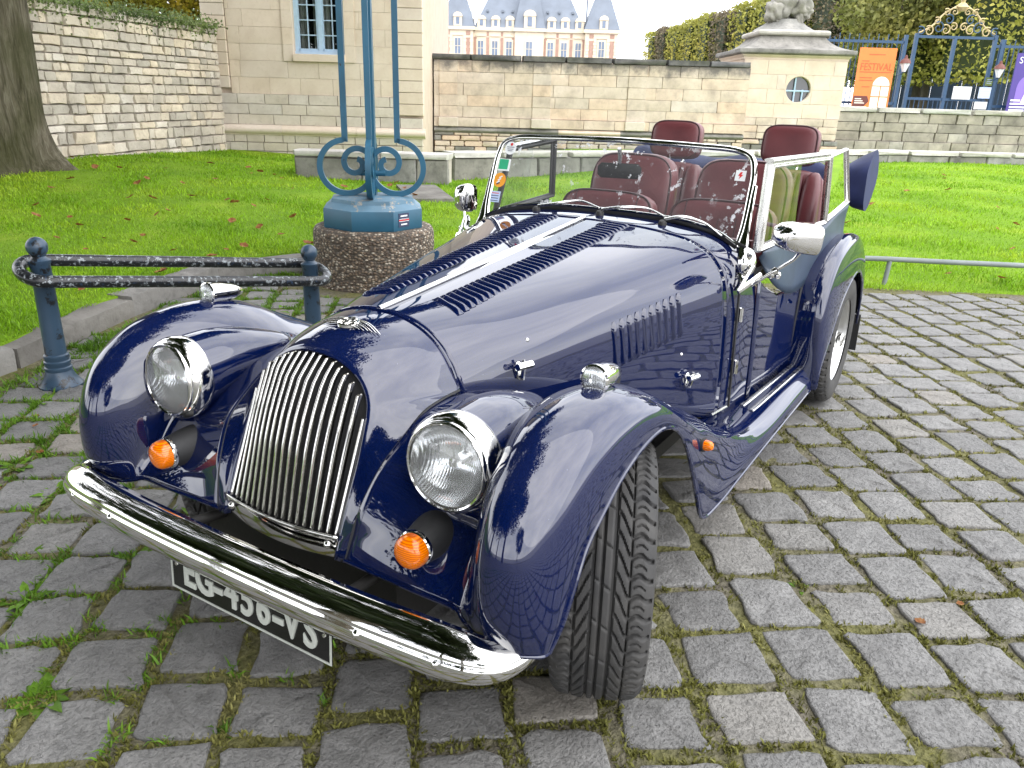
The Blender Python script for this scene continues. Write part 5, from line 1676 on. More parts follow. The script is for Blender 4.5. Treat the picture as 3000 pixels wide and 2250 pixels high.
for s in (1, -1):
    # screen pillars running down to a chrome foot on the scuttle
    MB().tube([ws_pt(.526 * s, 1.10), ws_pt(.528 * s, .98), ws_pt(.534 * s, .90), Vector((-1.215, .548 * s, .84)), Vector((-1.165, .565 * s, .772))], [.007, .009, .010, .011, .006], 8, flat=(1.6, .8)).build("screen_pillar", M['chrome'], wind)
    fm = look(Vector((-1.185, .570 * s, .865)), (.75, s * .65, .15))
    MB().lathe([(.0, .012), (.020, .010), (.030, .004), (.033, 0), (.030, -.006)], 20, fm @ Matrix.Scale(1.45, 4, (0, 1, 0))).build("screen_foot", M['palecap'] if False else M['chrome'], wind)
# tax and inspection stickers inside the glass
def on_glass(y, z, dx=-.004):
    n = Vector((1, 0, .36)).normalized()
    return look(ws_pt(y, z) + n * dx * -1, n)
st = MB().lathe([(0, 0), (.026, 0)], 24).build("round_sticker", M['white'], wind, mw=on_glass(-.462, 1.168))
for k, dy in enumerate((.004, -.004, -.011)):
    MB().box((0, dy, .0008), (.034 - .006 * k, .0022, .0004)).build("sticker_print", M['ink'], st, False)
MB().lathe([(0, 0), (.006, 0)], 12).build("sticker_print", M['red'], st, False, loc=(.003, .015, .0009))
st = MB().box((0, 0, 0), (.054, .048, .0006)).build("green_sticker", M['white'], wind, False, mw=on_glass(-.476, 1.104))
MB().box((-.003, .002, .0007), (.042, .040, .0005)).build("sticker_print", M['green_print'], st, False)
st = MB().lathe([(0, 0), (.029, 0)], 24).build("orange_sticker", M['orange_print'], wind, mw=on_glass(-.484, 1.046))
for k, (dx, dy) in enumerate(((.004, .012), (0, .002), (-.004, -.008), (-.003, -.014))):
    MB().box((dx, dy, .0008), (.016, .005, .0004), (0, 0, .5)).build("sticker_print", M['white'] if k < 3 else M['ink'], st, False)
st = MB().box((0, 0, 0), (.046, .044, .0006)).build("pale_blue_sticker", M['paleblue'], wind, False, mw=on_glass(-.490, .982))
for k in range(4):
    MB().box((0, .014 - .010 * k, .0007), (.034, .003, .0004)).build("sticker_print", M['red'] if k == 0 else M['ink'], st, False)
st = MB().box((0, 0, 0), (.036, .036, .0006)).build("white_sticker", M['white'], wind, False, mw=on_glass(.474, 1.128))
bolt_p = [(-.002, .012), (.006, .012), (.002, .003), (.009, .003), (-.004, -.013), (-.001, -.001), (-.008, -.001)]
MB().prism(bolt_p, .0006, .0011).build("sticker_print", M['red'], st, False)
# three wipers
for y, dy in ((-.245, .23), (.020, .24), (.262, .20)):
    pv = Vector((-1.185, y, .966 - .14 * max(0, abs(y) - .1) * .5))
    wp = MB().lathe([(.015, -.02), (.015, .010), (.010, .018), (0, .020)], 12, look(pv, (.25, 0, 1))).build("wiper", M['dark_metal'], car)
    z_at = lambda yy: .968 - .06 * (abs(yy) / .5) ** 2.5
    a = [pv + Vector((-.004, .004, .022)), pv + Vector((-.022, dy * .30, .034)), Vector((ws_x(z_at(y + dy * .62) + .03) + .018, y + dy * .62, z_at(y + dy * .62) + .034)), Vector((ws_x(z_at(y + dy) + .012) + .014, y + dy * .98, z_at(y + dy) + .014))]
    MB().tube(cr(a, 5), [.0078] * 8 + [.0055] * 8, 8, flat=(1.3, .7)).build("wiper_arm", M['alu'], wp)
    b0, b1 = y - .02 + dy * .35, y + dy * 1.42
    MB().tube([Vector((ws_x(z_at(yy) + .012) + .008, yy, z_at(yy) + .010)) for yy in np.linspace(b0, b1, 8)], .005, 6, flat=(.8, 1.3)).build("wiper_blade", M['rubber'], wp)
# interior mirror on the glass
mm = look(Vector((-1.40, -.012, 1.108)), (1, .25, -.02))
rm = MB().cbox((0, 0, 0), (.168, .056, .026), .014).build("rear_view_mirror", M['black'], car, mw=mm)
MB().tube([(.0, .03, .0), (.002, .055, .012), (.0, .085, .03)], .008, 8).build("mirror_stem", M['alu'], rm)

# ---- door mirrors
def door_mirror(s):
    base_p = Vector((-1.135, .588 * s, .787))
    if s > 0:
        head, knee, k_, zx = Vector((-1.16, .752, .968)), Vector((-1.165, .722, .895)), .86, Vector((-.66, .72, -.10))
    else:
        head, knee, k_, zx = Vector((-1.40, -.715, .948)), Vector((-1.36, -.70, .870)), 1.05, Vector((-.90, .40, .02))
    arm = MB().tube([base_p + Vector((-.02, .015 * s, .01)), base_p.lerp(knee, .5), knee, head + Vector((.02, 0, -.03))], [.006, .0055, .0055, .0075], 10)
    arm.tube([base_p + Vector((.035, -.012 * s, -.005)), base_p + Vector((-.06, .030 * s, .038))], [.006, .008], 8, flat=(1, 1.6))
    arm.tube([base_p + Vector((.035, -.012 * s, -.005)), base_p + Vector((-.045, .004 * s, .070))], [.006, .006], 8)
    arm.lathe([(.011, -.008), (.012, 0), (.011, .008)], 12, look(base_p.lerp(knee, .62), knee - base_p))
    mo = arm.build("door_mirror", M['chrome'], car)
    hm_ = look(head, zx) @ Matrix.Scale(k_, 4)
    pr_ = [(.052, .030), (.060, .026), (.061, .020), (.060, -.020), (.057, -.060), (.050, -.092), (.036, -.116), (.016, -.128), (0, -.130)]
    if s < 0: pr_ = [(r_, h * .42) for r_, h in pr_]
    hd_ = []
    for r_, h in pr_:
        row = []
        for k in range(36):
            a = 2 * math.pi * k / 36
            c_, s__ = math.cos(a), math.sin(a)
            sq = (abs(c_) ** 3.6 + abs(s__) ** 3.6) ** (-1 / 3.6)
            row.append(hm_ @ Vector((c_ * sq * r_ * (1.15 if s > 0 else .62), s__ * sq * r_ * .92, h * 1.0)))
        row.append(row[0]); hd_.append(row)
    MB().grid(hd_).build("mirror_head", M['chrome'], mo, True, 60)
    f_ = []
    for r_ in (0, .056):
        f_.append([hm_ @ Vector((math.cos(2 * math.pi * k / 36) * (abs(math.cos(2 * math.pi * k / 36)) ** 3.6 + abs(math.sin(2 * math.pi * k / 36)) ** 3.6) ** (-1 / 3.6) * r_ * (1.15 if s > 0 else .62), math.sin(2 * math.pi * k / 36) * (abs(math.cos(2 * math.pi * k / 36)) ** 3.6 + abs(math.sin(2 * math.pi * k / 36)) ** 3.6) ** (-1 / 3.6) * r_ * .92, .027)) for k in range(37)])
    MB().grid(f_).build("mirror_glass", M['reflector'] if False else M['chrome'], mo, False)
    MB().lathe([(.016, -.010), (.018, 0), (.014, .010), (0, .013)], 14, look(head + Vector((.04, .02 * s, -.02)), (1, .5 * s, -.2))).build("mirror_ball", M['chrome'], mo)
door_mirror(1)
door_mirror(-1)

# ---- side screens (aluminium frames with sliding glass and a vinyl apron)
for s in (1, -1):
    yy = lambda u: float(np.interp(-u, [1.2, 2.05, 2.5], [.574, .632, .640])) * s
    f0 = [(-1.262, .895), (-1.275, 1.176), (-1.99, 1.170), (-2.06, .905)]
    f1 = [(-2.075, .908), (-2.005, 1.172), (-2.28, 1.188), (-2.50, .950)]
    if s < 0:
        f0 = [(-1.43, .895), (-1.56, 1.150), (-2.00, 1.172), (-2.00, .915)]
    P0 = [Vector((u, yy(u), z)) for u, z in f0]
    scr = MB()
    for k in range(4):
        scr.tube([P0[k], P0[(k + 1) % 4]], .015, 8, flat=(1.0, .55))
        scr.tube([P0[k].lerp(sum(P0, Vector()) / 4, .055) + Vector((0, .006 * s, 0)), P0[(k + 1) % 4].lerp(sum(P0, Vector()) / 4, .055) + Vector((0, .006 * s, 0))], .007, 6)
    so = scr.build("side_screen", M['alu'] if s > 0 else M['dark_metal'], car, True, 50)  # far frame takes near-black instead of aluminium to paint its shadow side
    g_ = MB(); q0, q1 = P0[3].lerp(P0[0], .50), P0[2].lerp(P0[1], .50)
    g_.add([P0[0], q0, q1, P0[1]], [(0, 1, 2, 3)]); g_.build("sliding_pane", M['clear'], so, False)
    if s > 0:
        P1 = [Vector((u, yy(u), z)) for u, z in f1]
        m1 = MB()
        for k in range(4): m1.tube([P1[k], P1[(k + 1) % 4]], .012, 8, flat=(1.0, .6))
        r1 = m1.build("rear_screen_frame", M['alu'], so, True, 50)
        g_ = MB(); g_.add(P1, [(0, 1, 2, 3)]); g_.build("pane", M['clear'], r1, False)
    # apron hanging over the cut-down door, with a rounded tongue
    top_e = [(u, float(np.interp(-u, [1.26, 2.06, 2.5], [.890, .900, .944]))) for u in np.linspace(-1.27 if s > 0 else -1.45, -2.48 if s > 0 else -2.0, 40)]
    def low(u):
        return float(np.interp(-u, [1.25, 1.30, 1.36, 1.43, 1.50, 1.58, 1.67, 1.77, 1.87, 1.95, 2.01, 2.06, 2.12, 2.5], [.885, .845, .800, .755, .722, .695, .674, .664, .668, .686, .712, .752, .775, .80]))
    G = [[Vector((u, (abs(yy(u)) + .012 + .006 * math.sin(k * 3.1 + u * 9)) * s, zt + (low(u) - zt) * k)) for k in np.linspace(0, 1, 8)] for u, zt in top_e]
    surf("apron", G, M['vinyl'], so, .003)
    for u, z in ((-1.385, .795), (-2.02, .715)):
        MB().lathe([(.016, 0), (.017, .006), (.013, .014), (.010, .020), (.0145, .028), (.0125, .036), (0, .040)], 14, look(Vector((u, (abs(yy(u)) + .016) * s, z)), (.1, s, 0))).build("retaining_knob", M['chrome'], so)
    MB().tube([P0[1] + Vector((.01, 0, .014)), P0[2] + Vector((0, 0, .016))], .011, 8, flat=(1.6, .6)).build("weather_strip", M['alu'], so)

# ---- interior: dash roll, seats with head restraints, steering wheel
def pad(name, c, d, rot, parent, mat=None, e=3.0, n=14):
    """soft upholstered block (superellipsoid)"""
    rows = []
    for i in range(n + 1):
        th = -math.pi / 2 + math.pi * i / n
        row = []
        for k in range(2 * n):
            ph = 2 * math.pi * k / (2 * n)
            f = lambda v, p: math.copysign(abs(v) ** p, v)
            row.append(Vector((d[0] / 2 * f(math.cos(th), 2 / e) * f(math.cos(ph), 2 / e), d[1] / 2 * f(math.cos(th), 2 / e) * f(math.sin(ph), 2 / e), d[2] / 2 * f(math.sin(th), 2 / e))))
        rows.append(row)
    return MB().grid(rows, closed_j=True).build(name, mat or M['leather'], parent, True, 60, loc=c, rot=rot)
MB().box((-1.45, 0, .80), (.03, 1.02, .19)).build("dashboard", M['leather'], car)
for y in (-.262, .262):
    seat = pad("front_seat", (-1.86, y, .845), (.12, .46, .27), (0, R(-14), 0), car, e=4)
    def piping(parent, d_, x_):
        f_ = lambda v, p: math.copysign(abs(v) ** p, v)
        lp2 = [Vector((x_, d_[1] * .475 * f_(math.cos(a), .5), d_[2] * .475 * f_(math.sin(a), .5))) for a in [2 * math.pi * k / 40 for k in range(40)]]
        MB().tube(lp2, .0045, 6, closed=True).build("piping", M['piping'], parent)
    piping(seat, (.12, .46, .27), .043)
    for k_ in range(-2, 3):
        MB().tube([Vector((.058 - .012 * abs(t) ** 3, k_ * .075, t * .115)) for t in np.linspace(-1, 1, 9)], .0030, 6).build("seam", M['piping'], seat)
    up = pad("backrest", (0, 0, 0), (.13, .42, .42), None, seat, e=4.5)
    up.matrix_parent_inverse = seat.matrix_basis.inverted(); up.location = (-2.12, y, .92); up.rotation_euler = (0, R(-12), 0)
    piping(up, (.13, .42, .42), .047)
    cu = pad("cushion", (0, 0, 0), (.42, .44, .16), None, seat, e=4)
    cu.matrix_parent_inverse = seat.matrix_basis.inverted(); cu.location = (-1.72, y, .58)
for y in (-.270, .312):
    rs = pad("rear_seat", (-2.56, y, .84), (.14, .44, .46), (0, R(-10), 0), car, e=4.5)
    for k in range(8):
        yy_ = y - .105 + .030 * k
        pl = MB().tube([(-2.475, yy_, .66), (-2.468, yy_, .80), (-2.485, yy_, .93), (-2.525, yy_, 1.055)], [.012, .0165, .0165, .012], 8).build("pleat", M['leather'], rs)
        pl.matrix_parent_inverse = rs.matrix_basis.inverted()
    for s in (-1, 1):
        bo = pad("bolster", (0, 0, 0), (.12, .09, .44), None, rs, e=3)
        bo.matrix_parent_inverse = rs.matrix_basis.inverted(); bo.location = (-2.49, y + .165 * s, .85); bo.rotation_euler = (0, R(-10), 0)
    hr = pad("head_restraint", (0, 0, 0), (.105, .270, .190), None, rs, e=4.2, n=18)
    hr.matrix_parent_inverse = rs.matrix_basis.inverted(); hr.location = (-2.68, y, 1.172); hr.rotation_euler = (0, R(-8), 0)
    piping(hr, (.105, .270, .190), .037)
    for s in (-1, 1):
        po = MB().tube([(-2.62, y + .05 * s, 1.00), (-2.66, y + .05 * s, 1.11)], .006, 8).build("restraint_post", M['chrome'], rs)
        po.matrix_parent_inverse = rs.matrix_basis.inverted()
# folded hood bundled behind the seats, its end poking out over the wing
hood_rows = []
for i, y in enumerate(np.linspace(-.60, .66, 24)):
    w = .12 + .02 * math.sin(y * 13); hgt = .085 + .012 * math.sin(y * 21 + 1)
    if y > .45: w *= 1 + (y - .45) * 1.4; hgt *= 1 + (y - .45) * 2.2
    c_ = Vector((-2.93 - .18 * max(0, y - .35), y, 1.005 + .03 * max(0, y - .3) + .012 * math.sin(y * 9)))
    hood_rows.append([c_ + Vector((math.cos(a) * w * (1 + .10 * math.sin(3 * a + y * 8)), 0, math.sin(a) * hgt * (1 + .14 * math.sin(2 * a + y * 15)))) for a in [2 * math.pi * k / 26 for k in range(26)]])
hd = MB().grid(hood_rows, closed_j=True)
n_ = len(hood_rows)
hd.f.append(tuple(range(26))); hd.f.append(tuple(range((n_ - 1) * 26, n_ * 26)))
hd.build("folded_hood", M['hood_cloth'], car, True, 55)
# steering wheel low behind the dash
swm = look(Vector((-1.60, -.27, .78)), (-1, 0, .62))
sw = MB().tube([swm @ Vector((.178 * math.cos(a), .178 * math.sin(a), 0)) for a in [2 * math.pi * k / 40 for k in range(40)]], .011, 8, closed=True).build("steering_wheel", M['black'], car)
for a in (.3, math.pi - .3, -math.pi / 2):
    MB().tube([swm @ Vector((0, 0, -.02)), swm @ Vector((.172 * math.cos(a), .172 * math.sin(a), 0))], .007, 6, flat=(1.6, .5)).build("spoke", M['alu'], sw)
# =================================================================== things in the background
# ---- far chateau
ch = site_empty("chateau", -14.1, 150, 0.0, 0)
tag(ch, "distant brick and cream stone chateau with steep blue slate roofs", "building")
def chbox(name, mat, x0, x1, z0, z1, y0, y1, parent=ch):
    return MB().box(((x0 + x1) / 2, (y0 + y1) / 2, (z0 + z1) / 2), (x1 - x0, y1 - y0, z1 - z0)).build(name, mat, parent, False)
EV = 12.3
chbox("wall", M['cream'], 5.6, 25.2, 0, EV, 1.2, 14)
for x0, x1 in ((.25, 5.6), (25.2, 30.9)):
    chbox("pavilion_wall", M['cream'], x0, x1, 0, EV + .1, 0, 7)
chbox("centre_wall", M['cream'], 12.9, 18.0, 0, EV, .7, 6)
for x0, x1, y0 in ((-.1, 5.9, -.35), (24.9, 31.3, -.35), (5.5, 25.3, .85), (12.6, 18.3, .35)):
    chbox("cornice", M['cream'], x0, x1, EV - .25, EV + .28, y0, y0 + 2)
def wnd(x, z0, z1, w, y, name="window"):
    o = chbox(name, M['cream'], x - w / 2 - .28, x + w / 2 + .28, z0 - .1, z1 + .30, y - .10, y + .2)
    p = chbox("pane", M['chateau_pane'], x - w / 2, x + w / 2, z0, z1, y - .14, y + .0, o)
    for zz in np.linspace(z0, z1, 4)[1:-1]: chbox("glazing_bar", M['cream'], x - w / 2, x + w / 2, zz - .04, zz + .04, y - .17, y - .145, o)
    chbox("glazing_bar", M['cream'], x - .04, x + .04, z0, z1, y - .17, y - .145, o)
for x in (2.95, 28.1): wnd(x, 6.9, 10.7, .95, 0)
for x in (6.9, 9.4, 11.9, 19.2, 21.6, 24.1): wnd(x, 6.9, 10.4, .95, 1.2)
wnd(15.45, 6.9, 10.4, 1.05, .7)
for x in (1.15, 4.75, 26.3, 29.9): chbox("brick_panel", M['brick'], x - .38, x + .38, 7.2, 10.8, -.06, .1)
for x in (1.15, 4.75, 26.3, 29.9): chbox("brick_panel", M['brick'], x - .38, x + .38, 11.2, 11.9, -.06, .1)
for x in (8.15, 10.65, 20.4, 22.85, 5.95, 12.65, 18.3, 25.0): chbox("brick_panel", M['brick'], x - .26, x + .26, 6.5, 11.0, 1.14, 1.3)
for x in (8.15, 10.65, 20.4, 22.85): chbox("brick_panel", M['brick'], x - .20, x + .20, 11.2, 11.9, 1.14, 1.3)
for x, y0 in [(x_, -.12) for x_ in (.55, 1.75, 4.15, 5.35, 25.6, 26.95, 29.25, 30.55)]:
    for k in range(9):
        chbox("stone_quoin", M['cream'], x - .22 - .08 * (k % 2), x + .22 + .08 * (k % 2), 6.6 + k * .5, 7.05 + k * .5, y0, .1)
for x in (2.95, 28.1, 6.9, 9.4, 11.9, 19.2, 21.6, 24.1):
    y0 = -.2 if x in (2.95, 28.1) else 1.0
    MB().prism([(x - .95, 11.15), (x + .95, 11.15), (x, 11.6)], y0, y0 + .3, Matrix(((1, 0, 0, 0), (0, 0, 1, 0), (0, 1, 0, 0), (0, 0, 0, 1)))).build("pediment", M['cream'], ch, False)
def hip(name, x0, x1, y0, y1, z0, z1, tx, ty):
    mb = MB(); mb.add([(x0, y0, z0), (x1, y0, z0), (x1, y1, z0), (x0, y1, z0), (x0 + tx, y0 + ty, z1), (x1 - tx, y0 + ty, z1), (x1 - tx, y1 - ty, z1), (x0 + tx, y1 - ty, z1)], [(0, 1, 5, 4), (1, 2, 6, 5), (2, 3, 7, 6), (3, 0, 4, 7), (4, 5, 6, 7), (3, 2, 1, 0)])
    return mb.build(name, M['slate'], ch, False)
rf = hip("roof", 5.7, 25.1, 1.2, 14, EV + .28, 22.5, 4.8, 5.2)
hip("pavilion_roof", .0, 5.8, -.3, 7, EV + .3, 21.5, 2.85, 3.4)
hip("pavilion_roof", 25.0, 31.2, -.3, 7, EV + .3, 21.5, 3.05, 3.4)
hip("centre_roof", 12.7, 18.2, .4, 8, EV + .28, 21.5, 1.9, 3.0)
def dormer(x, z, w, h, y):
    o = chbox("dormer", M['cream'], x - w / 2, x + w / 2, z, z + h * .68, y - .3, y + 1.8)
    pts = [(x + w * .56 * math.cos(a), z + h * .66 + h * .34 * math.sin(a)) for a in np.linspace(0, math.pi, 10)]
    MB().prism(pts, y - .4, y + 1.8, Matrix(((1, 0, 0, 0), (0, 0, 1, 0), (0, 1, 0, 0), (0, 0, 0, 1)))).build("dormer_pediment", M['cream'], o, False)
    chbox("pane", M['chateau_pane'], x - w * .20, x + w * .20, z + .25, z + h * .62, y - .34, y - .2, o)
for x in (2.95, 28.3): dormer(x, EV + .35, 1.45, 2.2, 0.0)
for x in (7.0, 9.5, 12.0, 19.3, 21.7, 24.2): dormer(x, EV + .3, 1.45, 1.95, 1.5)
dormer(15.45, EV + .3, 2.0, 2.9, .6)
for x in (8.0, 10.7, 12.4, 18.6, 20.6, 23.0): chbox("roof_vent", M['slate'], x - .2, x + .2, 15.2, 15.55, 2.2, 3.6)
for x in (13.4, 18.0): chbox("chimney", M['cream'], x - .3, x + .3, 16.9, 20, 4.5, 5.5)
for x in (5.2, 25.4):
    MB().tube([(x, 2, 13), (x, 2, 19)], .07 if x < 10 else .16, 6).build("lightning_rod", M['slate'], ch)
for x in (.2, 5.0, 25.4): chbox("chimney_stack", M['cream'], x - .3, x + .5, 13, 14.4, 6.5, 7.5)

# ---- pleached lime avenue: clipped crowns in a row receding to the left
rr = random.Random(77)
def boxtree(a, d, w, dp, z0, z1, mat, n, size, label, grp, rot=0):
    t = site_empty("clipped_tree", a, d, 0, rot)
    tag(t, label, "tree", grp)
    MB().tube([(0, 0, -.3), (.05, 0, z0 * .6), (0, 0, z0 + 1.2)], [.24, .19, .14], 8).build("trunk", M['trunk'], t)
    P = np.stack([nrg.uniform(-w / 2, w / 2, n), nrg.uniform(-dp / 2, dp / 2, n), nrg.uniform(z0, z1, n)], 1)
    # push most leaves to the clipped faces
    f = nrg.integers(0, 4, n)
    P[f == 0, 1] = -dp / 2 + nrg.normal(0, .10, (f == 0).sum()); P[f == 1, 0] = nrg.choice([-w / 2, w / 2], (f == 1).sum()) + nrg.normal(0, .08, (f == 1).sum())
    P[f == 2, 2] = z1 + nrg.normal(0, .10, (f == 2).sum())
    P[:, 1] += .22 * np.sin(P[:, 0] * 2.3 + a) * np.cos(P[:, 2] * 1.7)
    leaf_cards(P, size, mat, "crown", t)
    MB().box((0, 0, (z0 + z1) / 2), (w * .80, dp * .66, (z1 - z0) * .86)).build("dark_inner_box", M['dark_leaf'], t, False)  # dark box filling the crown behind its clipped leaf faces
specs = []
for k in range(13):
    t = k / 12
    d = 92 - 56 * t; a = 13.6 + (92 - d) * .083
    specs.append((a, d))
AVN = "lime trees of the clipped avenue"
ORD = ["leftmost", "second", "third", "fourth", "fifth", "sixth", "seventh", "eighth", "ninth", "tenth", "eleventh", "twelfth", "nearest, thirteenth"]
for k, (a, d) in enumerate(specs):
    brown = k in (1, 5, 9)
    boxtree(a + 1.6, d, 3.4, 4.6, 2.4, 8.0 + .12 * math.sin(k * 2.2), M['brown_leaf'] if brown else M['hedge'], 3600 if d > 55 else 5200, .24 if d > 55 else .20,
            ("%s clipped avenue tree from the far left end, bare brown twigs" if brown else "%s clipped avenue tree from the far left end, yellow-green") % ORD[k], AVN)
# ---- park trees behind the gate
def park_tree(a, d, h, w, mat, n, size, label, trunk_r=.28, zc=None, group=None):
    t = site_empty("park_tree", a, d, 0)
    tag(t, label, "tree", group)
    z0 = zc if zc is not None else h * .36
    MB().tube(cr([Vector((0, 0, -.3)), Vector((.08, .05, z0 * .6)), Vector((-.05, 0, z0 + .8)), Vector((.1, 0, h * .75))], 4), [trunk_r * (1 - .06 * i) for i in range(13)], 9).build("trunk", M['trunk'], t)
    r_ = random.Random(int(a * 31 + d))
    cs = []
    for _ in range(16):
        q = r_.uniform(0, 6.28); zz = r_.uniform(z0 + .4, h - .8); k = math.sin(math.pi * (zz - z0 + .6) / (h - z0 + 1.2)) ** .6
        cs.append((math.cos(q) * w * .33 * k, math.sin(q) * w * .33 * k, zz, w * r_.uniform(.20, .30), w * r_.uniform(.20, .30), (h - z0) * r_.uniform(.12, .2)))
    leaf_cards(clump_points(cs, n, .35), size, mat, "crown", t)
    for _ in range(5):
        c = r_.choice(cs); MB().tube([(0, 0, z0 * .9), (c[0] * .5, c[1] * .5, (z0 + c[2]) / 2), (c[0], c[1], c[2])], [trunk_r * .5, trunk_r * .3, .04], 6).build("limb", M['trunk'], t)
    return t
park_tree(20.6, 44, 11.5, 8.5, M['brown_leaf'], 9000, .26, "tall brown half-bare tree right behind the corner pavilion", .3, 3.4)
park_tree(17.4, 40, 8.6, 5.2, M['wood_leaf'], 7000, .24, "olive green tree just right of the statue", .26, 3.2)
park_tree(23.5, 43, 12, 7.5, M['wood_leaf'], 9000, .26, "big green-brown tree behind the left wing of the iron gate", .32, 3.8)
park_tree(24.3, 38, 7.6, 5.8, M['hedge'], 8000, .22, "yellow-green tree standing in the gate opening on two dark trunks", .26, 3.0)
park_tree(27.5, 41, 7.4, 5.4, M['wood_leaf'], 7000, .22, "small olive tree seen through the right gate leaf", .24, 3.2)
park_tree(29.8, 46, 12.5, 9, M['wood_leaf'], 9000, .26, "dark green tall tree above the gilded gate crest", .34, 4.2)
park_tree(30.2, 37, 9.5, 6.0, M['wood_leaf'], 7000, .24, "green tree at the right edge behind the violet poster", .28, 3.4)
park_tree(32.5, 41, 6.8, 4.5, M['yellow_leaf'], 5000, .22, "yellow autumn tree at the far right edge", .24, 3.6)
park_tree(26.0, 55, 14, 12, M['dark_leaf'], 9000, .34, "broad dark tree at the back of the wood beyond the gate", .4, 4.5)
park_tree(36, 52, 14, 12, M['wood_leaf'], 8000, .34, "broad olive tree behind the wood at the far right", .4, 4.0)
MB().tube([(0, 0, -.2), (.35, 0, 2.2), (.5, 0, 3.6)], [.22, .17, .12], 8).build("trunk", M['trunk'], [o for o in bpy.data.objects if o.name.startswith("park_tree") and o.get("label", "").startswith("yellow-green")][0])
hb = site_empty("hoarding", 22.5, 52, 0)
tag(hb, "dark blue hoarding behind the tree trunks beyond the gate", "hoarding")
for k in range(22):
    MB().cbox((k * .92 + .45, 0, 1.75), (.90, .06, 3.5), .02).build("hoarding_panel", M['far_blue'], hb, True, 30)
g = MB(); g.add([S(8, 27, .28), S(44, 27, .28), S(60, 60, .28), S(12, 60, .28)], [(0, 1, 2, 3)])
tag(g.build("park_lawn", M['lawn'], None, False), kind="structure")
g = MB(); g.add([S(10, 33, .30), S(44, 33, .30), S(48, 37, .30), S(12, 37, .30)], [(0, 1, 2, 3)])
tag(g.build("park_path", M['path'], None, False), kind="structure")

# ---- blue iron gate with gilded crest
gt = site_empty("iron_gate", 8.4, 24.0, 0)
tag(gt, "tall blue wrought iron gate and railings with a gilded scroll crest", "gate")
def bar(x, z0, z1, r_=.014, nm="gate_bar"): MB().tube([(x, 0, z0), (x, 0, z1)], r_, 6).build(nm, M['gate_blue'], gt)
for k in range(17): bar(.05 + k * .135, .2, 3.16 + (.10 if k % 2 else 0))
for k in range(17): bar(2.72 + k * .135, .2, 1.62 if 2 < k < 99 else 1.62, .012)
for k in range(15): bar(4.95 + k * .135, .2, 3.10 + (.10 if k % 2 else 0))
for x, z in ((2.30, 3.25), (2.58, 3.30), (3.66, 3.20), (4.78, 3.30), (5.0, 3.2)):
    MB().box((x, 0, z / 2), (.09, .09, z)).build("gate_post", M['gate_blue'], gt, False)
for x0, x1, z in ((0, 2.3, 3.06), (0, 2.3, 1.45), (0, 2.3, .35), (2.58, 4.78, 3.22), (2.58, 4.78, 1.60), (4.78, 7.1, 3.02), (4.78, 7.1, 1.45)):
    MB().box(((x0 + x1) / 2, 0, z), (x1 - x0, .05, .07)).build("gate_rail", M['gate_blue'], gt, False)
def scroll(x, z, r0, turns, dirn, mat, th=.028, start=0.0):
    pts = []
    for k in range(26):
        t = k / 25; a = start + dirn * turns * 2 * math.pi * t; q = r0 * (1 - .82 * t)
        pts.append(Vector((x + q * math.cos(a), -.02, z + q * math.sin(a))))
    MB().tube(pts, [th * (1 - .5 * k / 25) for k in range(26)], 6).build("crest_scroll", M[mat], gt)
cx = 3.68
for s in (-1, 1):
    for dx, z, r_, mt in ((1.02, 3.36, .12, 'gate_blue'), (.80, 3.36, .14, 'gold'), (.55, 3.45, .16, 'gate_blue'), (.62, 3.62, .10, 'gold'), (.34, 3.40, .14, 'gold'), (.30, 3.66, .14, 'gate_blue'), (.40, 3.84, .10, 'gold'), (.14, 3.48, .11, 'gold'), (.18, 3.86, .10, 'gold')):
        scroll(cx + s * dx, z, r_, 1.3, s, mt, .020, 1.57 - s * .6)
    MB().tube(cr([Vector((cx + s * 1.08, 0, 3.30)), Vector((cx + s * .72, 0, 3.50)), Vector((cx + s * .46, 0, 3.80)), Vector((cx + s * .12, 0, 4.02))], 6), .026, 6).build("crest_scroll", M['gold'], gt)
MB().lathe([(0, 3.86), (.10, 3.88), (.15, 3.98), (.11, 4.06), (.05, 4.10), (.07, 4.18), (.03, 4.26), (0, 4.34)], 12, Matrix.Translation((cx, 0, 0))).build("crest_finial", M['gold'], gt)

# ---- banners
def poster(name, a, d, w, h, z0, mat, label):
    t = site_empty(name, a, d, z0, 0)
    tag(t, label, "poster")
    MB().box((w / 2, 0, h / 2), (w, .03, h)).build("panel", mat, t, False)
    return t
FR = Matrix(((1, 0, 0, 0), (0, 0, -1, 0), (0, 1, 0, 0), (0, 0, 0, 1)))      # text plane (x, y) -> (x, z)
po = poster("festival_poster", 9.36, 23.7, 1.02, 1.95, .93, M['poster_orange'], "orange FESTIVAL poster with a white arched window on the gate")
def pbox(parent, x0, x1, z0, z1, mat, y=-.018, nm="print"): MB().box(((x0 + x1) / 2, y, (z0 + z1) / 2), (x1 - x0, .004, z1 - z0)).build(nm, M[mat], parent, False)
for k, (x0, x1, z) in enumerate(((.27, .72, 1.77), (.10, .30, 1.60), (.08, .95, 1.315), (.10, .45, 1.17), (.10, .48, 1.10), (.20, .42, .93))): pbox(po, x0, x1, z, z + .022, 'poster_red')
t_ = obj("lettering", text_mesh("FESTIVAL", .27, .002, "lettering"), M['poster_red'], po, False); t_.matrix_local = Matrix.Translation((.52, -.020, 1.455)) @ FR @ Matrix.Diagonal((.83, 1, 1, 1))
wx, wz = .73, .98
arc = [(wx + .235 * math.cos(a), wz + .235 * math.sin(a)) for a in np.linspace(0, math.pi, 16)]
MB().prism(arc, 0, .004, Matrix(((1, 0, 0, 0), (0, 0, -1, -.018), (0, 1, 0, 0), (0, 0, 0, 1)))).build("print", M['poster_white'], po, False)
